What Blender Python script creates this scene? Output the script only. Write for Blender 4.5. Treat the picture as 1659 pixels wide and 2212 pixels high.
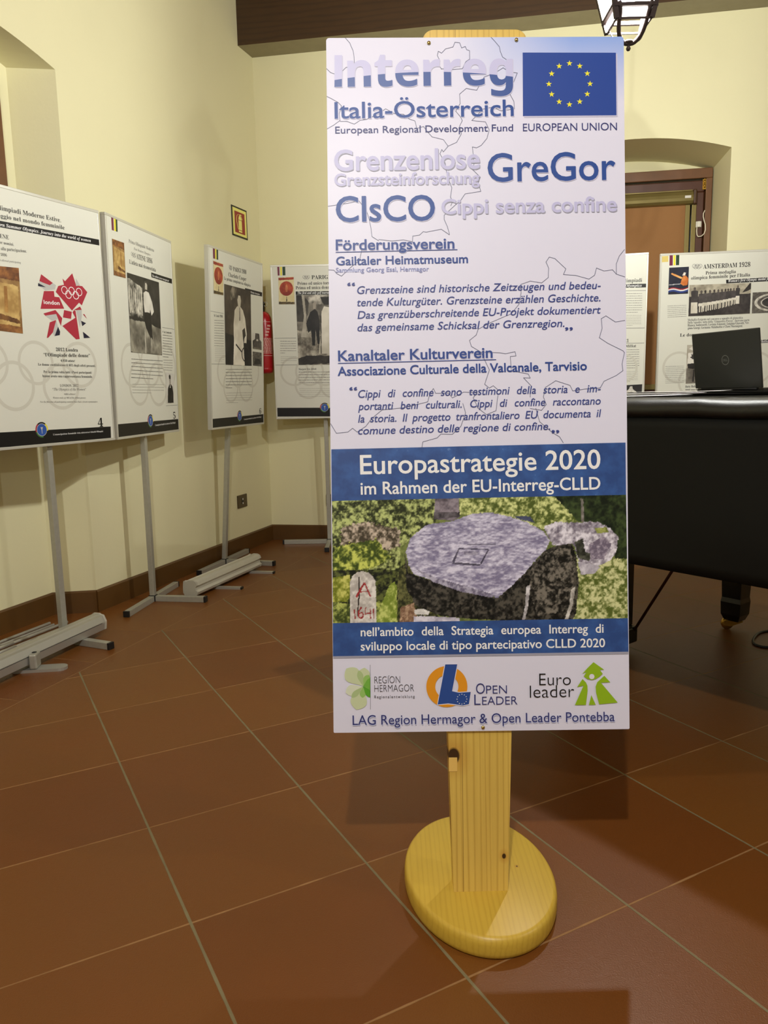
import bpy, bmesh, math, random
import numpy as np
from mathutils import Matrix, Vector
PI = math.pi
for o in list(bpy.data.objects): bpy.data.objects.remove(o)
SC = bpy.context.scene
COL = SC.collection
# ------------------------------------------------------------------ camera, exposure, lamps
PITCH, ROLL, CAMZ, FPX = math.radians(9.0), math.radians(-1.11), 1.06006, 1672.7
cd = bpy.data.cameras.new('camera'); cam = bpy.data.objects.new('camera', cd); COL.objects.link(cam)
cd.sensor_fit = 'VERTICAL'; cd.sensor_height = 24.0; cd.lens = FPX * 24.0 / 2212.0; cd.clip_start = 0.02
fw = Vector((0, math.cos(PITCH), -math.sin(PITCH))); rt = Vector((1, 0, 0)); up = rt.cross(fw)
r2 = rt * math.cos(ROLL) + up * math.sin(ROLL); u2 = -rt * math.sin(ROLL) + up * math.cos(ROLL)
cm = Matrix((r2, u2, -fw)).transposed().to_4x4(); cm.translation = (0, 0, CAMZ); cam.matrix_world = cm
SC.camera = cam
vs = SC.view_settings; vs.view_transform = 'Standard'; vs.look = 'None'; vs.gamma = 1.0; vs.use_curve_mapping = False
vs.exposure = 0.95
SC.cycles.max_bounces = 8; SC.cycles.diffuse_bounces = 5; SC.cycles.glossy_bounces = 3; SC.cycles.sample_clamp_indirect = 6.0
W = bpy.data.worlds.new('world'); SC.world = W; W.use_nodes = True
W.node_tree.nodes['Background'].inputs[0].default_value = (0.02, 0.018, 0.014, 1)
WARM = (1.0, 1.0, 0.96)
def lamp(name, loc, watt, rad=0.05):
    l = bpy.data.lights.new(name, 'POINT'); l.energy = watt; l.color = WARM; l.shadow_soft_size = rad
    o = bpy.data.objects.new(name, l); COL.objects.link(o); o.location = loc; return o
# the hall's other hanging lanterns, beside and behind the camera
lamp('lamp_light', (-0.12, -0.28, 2.66), 80, 0.03)
lamp('lamp_light', (-1.15, -3.50, 2.66), 45, 0.03)
lamp('lamp_light', (3.4, 0.4, 2.66), 38, 0.03)
BULB = 58.0        # strength of the visible lantern's bulb
# ------------------------------------------------------------------ helpers
def lin(c):
    c = c / 255.0
    return c / 12.92 if c <= 0.04045 else ((c + 0.055) / 1.055) ** 2.4
def rgb(c): return (lin(c[0]), lin(c[1]), lin(c[2]), 1.0)
MATS = {}
def mat(name, c, rough=0.5, metal=0.0, spec=0.5, emit=None, var=0.0, scale=30.0, bump=0.0, bscale=150.0):
    if name in MATS: return MATS[name]
    m = bpy.data.materials.new(name); m.use_nodes = True; nt = m.node_tree; b = nt.nodes['Principled BSDF']
    b.inputs['Base Color'].default_value = rgb(c); b.inputs['Roughness'].default_value = rough
    b.inputs['Metallic'].default_value = metal; b.inputs['Specular IOR Level'].default_value = spec
    if emit:
        b.inputs['Emission Color'].default_value = (*emit[0], 1); b.inputs['Emission Strength'].default_value = emit[1]
    if var or bump:
        tc = nt.nodes.new('ShaderNodeTexCoord')
        if var:
            n = nt.nodes.new('ShaderNodeTexNoise'); n.inputs['Scale'].default_value = scale; n.inputs['Detail'].default_value = 4
            nt.links.new(tc.outputs['Object'], n.inputs['Vector'])
            mx = nt.nodes.new('ShaderNodeMix'); mx.data_type = 'RGBA'
            mx.inputs['A'].default_value = rgb([max(0, v * (1 - var)) for v in c]); mx.inputs['B'].default_value = rgb([min(255, v * (1 + var)) for v in c])
            nt.links.new(n.outputs['Fac'], mx.inputs['Factor']); nt.links.new(mx.outputs['Result'], b.inputs['Base Color'])
        if bump:
            n2 = nt.nodes.new('ShaderNodeTexNoise'); n2.inputs['Scale'].default_value = bscale; n2.inputs['Detail'].default_value = 3
            nt.links.new(tc.outputs['Object'], n2.inputs['Vector'])
            bp = nt.nodes.new('ShaderNodeBump'); bp.inputs['Strength'].default_value = bump; bp.inputs['Distance'].default_value = 0.004
            nt.links.new(n2.outputs['Fac'], bp.inputs['Height']); nt.links.new(bp.outputs['Normal'], b.inputs['Normal'])
    MATS[name] = m; return m
class NX:
    """small helper to write node arithmetic"""
    def __init__(s, nt): s.nt = nt
    def v(s, x): return x
    def op(s, o, *a):
        n = s.nt.nodes.new('ShaderNodeMath'); n.operation = o
        for i, x in enumerate(a):
            if isinstance(x, (int, float)): n.inputs[i].default_value = x
            else: s.nt.links.new(x, n.inputs[i])
        return n.outputs[0]
    def add(s, a, b): return s.op('ADD', a, b)
    def sub(s, a, b): return s.op('SUBTRACT', a, b)
    def mul(s, a, b): return s.op('MULTIPLY', a, b)
    def mix(s, f, a, b):
        n = s.nt.nodes.new('ShaderNodeMix'); n.data_type = 'RGBA'
        for k, x in (('Factor', f), ('A', a), ('B', b)):
            if isinstance(x, (int, float)): n.inputs[k].default_value = x
            elif isinstance(x, tuple): n.inputs[k].default_value = x
            else: s.nt.links.new(x, n.inputs[k])
        return n.outputs['Result']
class MB:
    """collects shapes into one mesh"""
    def __init__(s): s.v = []; s.f = []; s.m = []; s.sm = []; s.cur = 0; s.mats = []
    def use(s, m):
        if m not in s.mats: s.mats.append(m)
        s.cur = s.mats.index(m); return s
    def add(s, verts, faces, smooth=False):
        n = len(s.v); s.v += [tuple(p) for p in verts]
        for f in faces: s.f.append(tuple(n + i for i in f)); s.m.append(s.cur); s.sm.append(smooth)
    def box(s, x0, x1, y0, y1, z0, z1, M=None, bev=0.0):
        if bev:
            bm = bmesh.new(); bmesh.ops.create_cube(bm, size=1.0)
            for v in bm.verts: v.co = Vector(((x0 + x1) / 2 + v.co.x * (x1 - x0), (y0 + y1) / 2 + v.co.y * (y1 - y0), (z0 + z1) / 2 + v.co.z * (z1 - z0)))
            bmesh.ops.bevel(bm, geom=bm.edges[:], offset=bev, segments=2, affect='EDGES', profile=0.5)
            vv = [M @ v.co if M else v.co.copy() for v in bm.verts]; bm.verts.index_update()
            s.add(vv, [[v.index for v in f.verts] for f in bm.faces]); bm.free(); return s
        c = [(x0, y0, z0), (x1, y0, z0), (x1, y1, z0), (x0, y1, z0), (x0, y0, z1), (x1, y0, z1), (x1, y1, z1), (x0, y1, z1)]
        if M: c = [M @ Vector(p) for p in c]
        s.add(c, [(0, 3, 2, 1), (4, 5, 6, 7), (0, 1, 5, 4), (1, 2, 6, 5), (2, 3, 7, 6), (3, 0, 4, 7)]); return s
    def prism(s, pts, z0, z1, M=None, bot=True):
        """polygon in xy pulled from z0 to z1"""
        n = len(pts); ar = sum(pts[i][0] * pts[(i + 1) % n][1] - pts[(i + 1) % n][0] * pts[i][1] for i in range(n))
        if ar < 0: pts = pts[::-1]
        c = [(x, y, z0) for x, y in pts] + [(x, y, z1) for x, y in pts]
        if M: c = [M @ Vector(p) for p in c]
        fs = [tuple(range(n, 2 * n))] + ([tuple(range(n - 1, -1, -1))] if bot else [])
        fs += [(i, (i + 1) % n, n + (i + 1) % n, n + i) for i in range(n)]
        s.add(c, fs); return s
    def flat(s, pts, z, M=None):
        n = len(pts); ar = sum(pts[i][0] * pts[(i + 1) % n][1] - pts[(i + 1) % n][0] * pts[i][1] for i in range(n))
        if ar < 0: pts = pts[::-1]
        c = [(x, y, z) for x, y in pts]
        if M: c = [M @ Vector(p) for p in c]
        s.add(c, [tuple(range(n))]); return s
    def tube(s, path, r, n=10, close=False, caps=True, sq=None):
        P = [Vector(p) for p in path]; rings = []; N = len(P); base = len(s.v); vv = []; ff = []
        ref = None
        for i, p in enumerate(P):
            t = (P[(i + 1) % N] - P[i - 1]) if close else (P[min(i + 1, N - 1)] - P[max(i - 1, 0)])
            t.normalize()
            if ref is None: ref = Vector((0, 0, 1)) if abs(t.z) < 0.9 else Vector((1, 0, 0))
            a = ref.cross(t); a.normalize(); b = t.cross(a); ref = b
            rr = r[i] if isinstance(r, (list, tuple)) else r
            for k in range(n):
                an = 2 * PI * k / n + (PI / 4 if n == 4 else 0)
                vv.append(p + (a * math.cos(an) + b * math.sin(an)) * rr)
        M = N if close else N - 1
        for i in range(M):
            j = (i + 1) % N
            for k in range(n): ff.append((i * n + k, i * n + (k + 1) % n, j * n + (k + 1) % n, j * n + k))
        if caps and not close: ff.append(tuple(range(n - 1, -1, -1))); ff.append(tuple((N - 1) * n + k for k in range(n)))
        s.add(vv, ff, n > 4); return s
    def lathe(s, prof, n=24, M=None, sx=1.0, sy=1.0):
        vv = []; ff = []
        for r, z in prof:
            for k in range(n): vv.append(Vector((r * sx * math.cos(2 * PI * k / n), r * sy * math.sin(2 * PI * k / n), z)))
        if M: vv = [M @ v for v in vv]
        N = len(prof)
        for i in range(N - 1):
            for k in range(n): ff.append((i * n + k, i * n + (k + 1) % n, (i + 1) * n + (k + 1) % n, (i + 1) * n + k))
        if prof[0][0] > 1e-6: ff.append(tuple(range(n - 1, -1, -1)))
        if prof[-1][0] > 1e-6: ff.append(tuple((N - 1) * n + k for k in range(n)))
        s.add(vv, ff, True); return s
    def build(s, name, m=None, parent=None, M=None, label=None):
        me = bpy.data.meshes.new(name); me.from_pydata([tuple(v) for v in s.v], [], s.f)
        for mm in (s.mats if s.mats else [m]): me.materials.append(mm)
        if s.mats: me.polygons.foreach_set('material_index', s.m)
        me.polygons.foreach_set('use_smooth', s.sm)
        me.update(); me.validate(clean_customdata=False)
        o = bpy.data.objects.new(name, me); COL.objects.link(o)
        if parent: o.parent = parent
        if M is not None: o.matrix_local = M
        if label: o['label'] = label
        return o
def tag(o, label, cat, group=None, kind=None):
    o['label'] = label; o['category'] = cat
    if group: o['group'] = group
    if kind: o['kind'] = kind
    return o
def struct(o, label=None):
    o['kind'] = 'structure'
    if label: o['label'] = label
    return o
def thing(name, label, cat, loc, rz=0.0, group=None):
    o = bpy.data.objects.new(name, None); COL.objects.link(o); o.empty_display_size = 0.1
    o.location = loc; o.rotation_euler = (0, 0, rz); return tag(o, label, cat, group)
def root_mat(o): return Matrix.Translation(o.location) @ o.rotation_euler.to_matrix().to_4x4()
def frame_mat(o, ex, ey):
    ex = Vector(ex).normalized(); ez = ex.cross(Vector(ey)).normalized(); ey = ez.cross(ex)
    m = Matrix((ex, ey, ez)).transposed().to_4x4(); m.translation = Vector(o); return m
def copy_tree(o, parent=None):
    c = o.copy(); COL.objects.link(c)
    if parent: c.parent = parent
    for ch in [k for k in bpy.data.objects if k.parent == o]: copy_tree(ch, c)
    return c
# ------------------------------------------------------------------ lettering
def mth(s, U, L, D):
    o = ''
    for c in s:
        if 'A' <= c <= 'Z' and U: o += chr(U + ord(c) - 65)
        elif 'a' <= c <= 'z' and L: o += '\u210e' if (L == 0x1D44E and c == 'h') else chr(L + ord(c) - 97)
        elif c.isdigit() and D: o += chr(D + ord(c) - 48)
        else: o += c
    return o
TC = bpy.data.curves.new('lettering_source', 'FONT'); TO = bpy.data.objects.new('lettering_source', TC)
def glyphs(s, st, res, space=1.0, word=1.0):
    TC.offset = 0.0; TC.shear = 0.0; TC.space_character = space; TC.space_word = word; TC.resolution_u = res
    if st[0] == 'N':
        TC.body = mth(s, 0x1D5D4, 0x1D5EE, 0x1D7EC); TC.offset = 0.0
    elif st[0] == 'S':
        TC.body = {'B': mth(s, 0x1D400, 0x1D41A, 0x1D7CE), 'R': mth(s, 0x1D400, 0x1D41A, 0x1D7CE), 'I': mth(s, 0x1D434, 0x1D44E, 0), 'X': mth(s, 0x1D468, 0x1D482, 0x1D7CE)}[st[1]]
        if st[1] == 'R': TC.offset = -0.006
    else:
        TC.body = s
        d = st[1:]
        if d.endswith('s'): d = d[:-1]; TC.space_character = 1.35
        if int(d) < 0: TC.offset = int(d) / 1000.0
        if st[0] == 'I': TC.shear = 0.19
    me = TO.to_mesh()
    co = np.empty(len(me.vertices) * 3, np.float32); me.vertices.foreach_get('co', co); co = co.reshape(-1, 3)[:, :2].copy()
    fs = [tuple(p.vertices) for p in me.polygons]
    TO.to_mesh_clear(); return co, fs
CAPS = {}
def text_geo(s, st, x0, y0, x1, y1, cap, just, res):
    k = st.rstrip('s')
    if k not in CAPS: c, _ = glyphs('H', st, 2); CAPS[k] = float(c[:, 1].max() - c[:, 1].min())
    Lw = math.hypot(x1 - x0, y1 - y0); sy = cap / CAPS[k]; word = 1.0
    c, f = glyphs(s, st, res)
    if just:
        w1 = float(np.ptp(c[:, 0])); c2, _ = glyphs(s, st, res, 1.0, 2.0); w2 = float(np.ptp(c2[:, 0]))
        word = max(1.0, 1.0 + (Lw / (sy * just) - w1) / (w2 - w1)); c, f = glyphs(s, st, res, 1.0, word)
    mn = float(c[:, 0].min()); sx = Lw / max(1e-6, float(np.ptp(c[:, 0])))
    a = math.atan2(y1 - y0, x1 - x0); X = (c[:, 0] - mn) * sx; Y = c[:, 1] * sy
    P = np.stack([x0 + X * math.cos(a) - Y * math.sin(a), y0 + X * math.sin(a) + Y * math.cos(a)], 1)
    return P, f
INK = {'white': (240, 240, 240), 'black': (22, 20, 20), 'ink': (30, 28, 50), 'dark': (70, 68, 74), 'grey': (112, 110, 106), 'grey2': (140, 138, 132), 'line': (92, 94, 120),
       'blue': (44, 76, 148), 'blue2': (48, 72, 142), 'navy': (52, 56, 116), 'navy2': (58, 70, 136), 'pale': (136, 142, 190), 'lavender': (192, 190, 226),
       'softshadow': (196, 194, 218), 'greyshadow': (160, 160, 178), 'blueshadow': (186, 192, 226), 'flagblue': (40, 70, 150), 'staryellow': (238, 226, 50), 'boardwhite': (224, 221, 236),
       'leaf1': (200, 210, 170), 'leaf2': (214, 220, 196), 'leaf3': (172, 192, 138), 'leaf4': (150, 192, 104), 'leaf5': (118, 178, 70), 'leaf6': (92, 164, 48),
       'orange': (226, 150, 34), 'green': (146, 184, 32), 'red': (172, 44, 62), 'softgrey': (190, 190, 186), 'ringgrey': (207, 205, 192), 'maroon': (112, 34, 62), 'yellow': (236, 222, 50), 'stripegreen': (36, 62, 40),
       'embblue': (50, 88, 170), 'sticker': (214, 192, 110), 'leafgreen': (60, 110, 60), 'greek': (132, 130, 124), 'greek2': (160, 158, 150)}
def ink(name):
    if name == 'interreg': return MATS['interreg']
    if name == 'band': return MATS['band']
    return mat('ink_' + name, INK[name], 0.42, spec=0.3)
def clip_poly(pts, x0, x1, y0, y1):
    for ax, lim, sg in ((0, x0, 1), (0, x1, -1), (1, y0, 1), (1, y1, -1)):
        out = []
        for i in range(len(pts)):
            a, b = pts[i - 1], pts[i]; ia, ib = (a[ax] - lim) * sg >= 0, (b[ax] - lim) * sg >= 0
            if ia != ib:
                t = (lim - a[ax]) / (b[ax] - a[ax]); out.append((a[0] + t * (b[0] - a[0]), a[1] + t * (b[1] - a[1])))
            if ib: out.append(b)
        pts = out
        if not pts: return []
    return pts
def print_parts(items, parent, clip, res=3, z0=0.0003, dz=0.000012):
    """flat printing: one mesh per named part, coordinates in mm on the sheet"""
    MBs = {}; rnd = random.Random(5)
    for i, it in enumerate(items):
        z = z0 + dz * i; part = it[0] if it[0] != 'E' else 'emblem'
        mb = MBs.setdefault(part, MB())
        def poly(pts, colr, zz=z):
            pts = clip_poly([tuple(p) for p in pts], *clip)
            if len(pts) > 2: mb.use(ink(colr)); mb.flat([(p[0] / 1000, p[1] / 1000) for p in pts], zz)
        def arc(cx, cy, r0, r1, a0, a1, colr, zz, n=40):
            for k in range(n):
                b0 = a0 + (a1 - a0) * k / n; b1 = a0 + (a1 - a0) * (k + 1) / n
                q = [(cx + r1 * math.cos(b0), cy + r1 * math.sin(b0)), (cx + r1 * math.cos(b1), cy + r1 * math.sin(b1))]
                q += [(cx + r0 * math.cos(b1), cy + r0 * math.sin(b1)), (cx + r0 * math.cos(b0), cy + r0 * math.sin(b0))] if r0 > 0 else [(cx, cy)]
                poly(q, colr, zz)
        if it[0] == 'E':
            cx, cy, r = it[1:]
            for k, (a0, a1, colr) in enumerate(((50, 130, 'black'), (-10, 50, 'yellow'), (-80, -10, 'black'), (-165, -80, 'leafgreen'), (130, 195, 'red'))): arc(cx, cy, 0.8 * r, r, math.radians(a0), math.radians(a1), colr, z, 10)
            arc(cx, cy, 0.74 * r, 0.81 * r, 0, 2 * PI, 'softgrey', z + dz * .3); arc(cx, cy, 0, 0.75 * r, 0, 2 * PI, 'embblue', z + dz * .5)
            poly([(cx - .2 * r, cy + .34 * r), (cx + .2 * r, cy + .34 * r), (cx + .06 * r, cy), (cx + .03 * r, cy - .5 * r), (cx - .03 * r, cy - .5 * r), (cx - .06 * r, cy)], 'softgrey', z + dz * .7)
        elif it[1] == 'T':
            _, _, colr, s, st, x0, y0, x1, y1, cap, just = it
            c, f = text_geo(s, st, x0, y0, x1, y1, cap, {0: 0, 1: 0.96}[just], res)
            mb.use(ink(colr)); keep = (c[:, 0] > clip[0]) & (c[:, 0] < clip[1]); f = [q for q in f if all(keep[j] for j in q)]
            w_ = int(st[1:].rstrip('s') or 0) if st[0] in 'RIN' else 0
            if w_ <= 0: mb.add([(p[0] / 1000, p[1] / 1000, z) for p in c], f)
            else:                                   # bolder weights: the glyph thickened all round
                r_ = w_ / 1000.0 * cap * 1.35; K = 12 if cap > 20 else 6
                for k in range(K):
                    dx_, dy_ = r_ * math.cos(2 * PI * k / K), r_ * math.sin(2 * PI * k / K)
                    mb.add([((p[0] + dx_) / 1000, (p[1] + dy_) / 1000, z + k * 4e-7) for p in c], f)
        elif it[1] == 'P': poly(it[3], it[2])
        elif it[1] == 'L':
            w = it[3] / 2; P = it[4]
            for a, b in zip(P[:-1], P[1:]):
                d = math.hypot(b[0] - a[0], b[1] - a[1]) or 1; nx, ny = -(b[1] - a[1]) / d * w, (b[0] - a[0]) / d * w; ex, ey = (b[0] - a[0]) / d * w * .6, (b[1] - a[1]) / d * w * .6
                poly([(a[0] + nx - ex, a[1] + ny - ey), (a[0] - nx - ex, a[1] - ny - ey), (b[0] - nx + ex, b[1] - ny + ey), (b[0] + nx + ex, b[1] + ny + ey)], it[2])
        elif it[1] == 'D': arc(it[3], it[4], it[6], it[5], 0, 2 * PI, it[2], z, 48 if it[5] > 8 else 14)
        elif it[1] == 'G':
            h = it[3] * .5
            for x0, y0, x1, y1 in it[4]:
                Lw = x1 - x0; x = 0.0; first = True
                while x < Lw:
                    w = min(Lw - x, rnd.uniform(1.4, 5.5) * max(1.0, h))
                    f0, f1 = x / Lw, (x + w) / Lw; hh = h * rnd.uniform(.85, 1.2)
                    poly([(x0 + x, y0 + (y1 - y0) * f0), (x0 + x + w, y0 + (y1 - y0) * f1), (x0 + x + w, y0 + (y1 - y0) * f1 + hh), (x0 + x, y0 + (y1 - y0) * f0 + hh)], {'black': 'grey', 'grey': 'greek'}.get(it[2], 'greek2'))
                    x += w + h * .55
    out = {}
    for part, mb in MBs.items():
        if mb.v: out[part] = mb.build(part, None, parent)
    return out
# ------------------------------------------------------------------ printed photographs (colour per vertex)
def vnoise(x, y, seed):
    rs = np.random.RandomState(seed); G = rs.rand(97, 97)
    xi = np.floor(x).astype(int); yi = np.floor(y).astype(int); fx = x - xi; fy = y - yi
    fx = fx * fx * (3 - 2 * fx); fy = fy * fy * (3 - 2 * fy)
    g = lambda a, b: G[a % 97, b % 97]
    return (g(xi, yi) * (1 - fx) + g(xi + 1, yi) * fx) * (1 - fy) + (g(xi, yi + 1) * (1 - fx) + g(xi + 1, yi + 1) * fx) * fy
def fbm(x, y, seed): return .5 * vnoise(x, y, seed) + .3 * vnoise(x * 2.1, y * 2.1, seed + 1) + .2 * vnoise(x * 4.3, y * 4.3, seed + 2)
def inside(px, py, poly):
    r = np.zeros(px.shape, bool); n = len(poly)
    for i in range(n):
        x0, y0 = poly[i - 1]; x1, y1 = poly[i]
        if y0 == y1: continue
        c = ((y0 > py) != (y1 > py)) & (px < (x1 - x0) * (py - y0) / (y1 - y0) + x0); r ^= c
    return r
m = bpy.data.materials.new('printed_picture'); m.use_nodes = True; nt = m.node_tree
at_ = nt.nodes.new('ShaderNodeAttribute'); at_.attribute_name = 'picture'; nt.links.new(at_.outputs['Color'], nt.nodes['Principled BSDF'].inputs['Base Color'])
nt.nodes['Principled BSDF'].inputs['Roughness'].default_value = 0.42; nt.nodes['Principled BSDF'].inputs['Specular IOR Level'].default_value = 0.3
PICM = m
def picture(name, parent, quad, nx, ny, base, layers, unit, seed=3, z=0.0016, clip=None):
    """quad = TL, TR, BR, BL in mm; layers = polygon, dark colour, light colour, grain frequency, ragged edge"""
    u, v = np.meshgrid(np.linspace(0, 1, nx), np.linspace(0, 1, ny))
    TL, TR, BR, BL = [np.array(q, float) for q in quad]
    X = (BL[0] * (1 - u) + BR[0] * u) * (1 - v) + (TL[0] * (1 - u) + TR[0] * u) * v
    Y = (BL[1] * (1 - u) + BR[1] * u) * (1 - v) + (TL[1] * (1 - u) + TR[1] * u) * v
    if clip: X = np.clip(X, clip[0], clip[1])
    px, py = (u, v) if unit else (X, Y)
    asp = abs(TR[0] - TL[0]) / max(1, abs(TL[1] - BL[1])); gx, gy = u * asp, v
    C = np.array(base[0], float) + (np.array(base[1], float) - np.array(base[0], float)) * fbm(gx * base[2], gy * base[2], seed)[..., None]
    for i, (poly, ca, cb, fr, jit) in enumerate(layers):
        jx = (fbm(gx * fr * 1.3, gy * fr * 1.3, seed + 7 + i) - .5) * jit * (0.5 if not unit else .5); jy = (fbm(gx * fr * 1.3 + 9, gy * fr * 1.3 + 5, seed + 17 + i) - .5) * jit * .5
        mk = inside(px + jx, py + jy, poly)
        st_ = 2.6 if fr == 38 else 1.0
        t = np.clip((.6 * fbm(gx * fr * .8, gy * fr * .8 * st_, seed + 31 + i) + .4 * fbm(gx * fr * .22, gy * fr * .22 * st_, seed + 51 + i) - .5) * (4.6 if fr >= 50 else 3.0) + .5, 0, 1)[..., None]
        C = np.where(mk[..., None], np.array(ca, float) * (1 - t) + np.array(cb, float) * t, C)
    c = np.clip(C, 0, 255) / 255; c = np.where(c <= .04045, c / 12.92, ((c + .055) / 1.055) ** 2.4)
    V = np.stack([X / 1000, Y / 1000, np.full_like(X, z)], -1).reshape(-1, 3)
    idx = np.arange(nx * ny).reshape(ny, nx); F = np.stack([idx[:-1, :-1], idx[:-1, 1:], idx[1:, 1:], idx[1:, :-1]], -1).reshape(-1, 4)
    me = bpy.data.meshes.new(name); me.from_pydata(V.tolist(), [], F.tolist())
    a = me.color_attributes.new('picture', 'FLOAT_COLOR', 'POINT')
    a.data.foreach_set('color', np.concatenate([c.reshape(-1, 3), np.ones((nx * ny, 1))], 1).astype(np.float32).ravel())
    me.materials.append(PICM); o = bpy.data.objects.new(name, me); COL.objects.link(o); o.parent = parent; return o
SCREWS=[(207.0, 1391.3), (383.8, 1396.6), (303.0, 7.6)]
ROCKQ=[(1.8, 469.9), (598.0, 476.3), (599.7, 225.8), (1.1, 222.6)]
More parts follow.
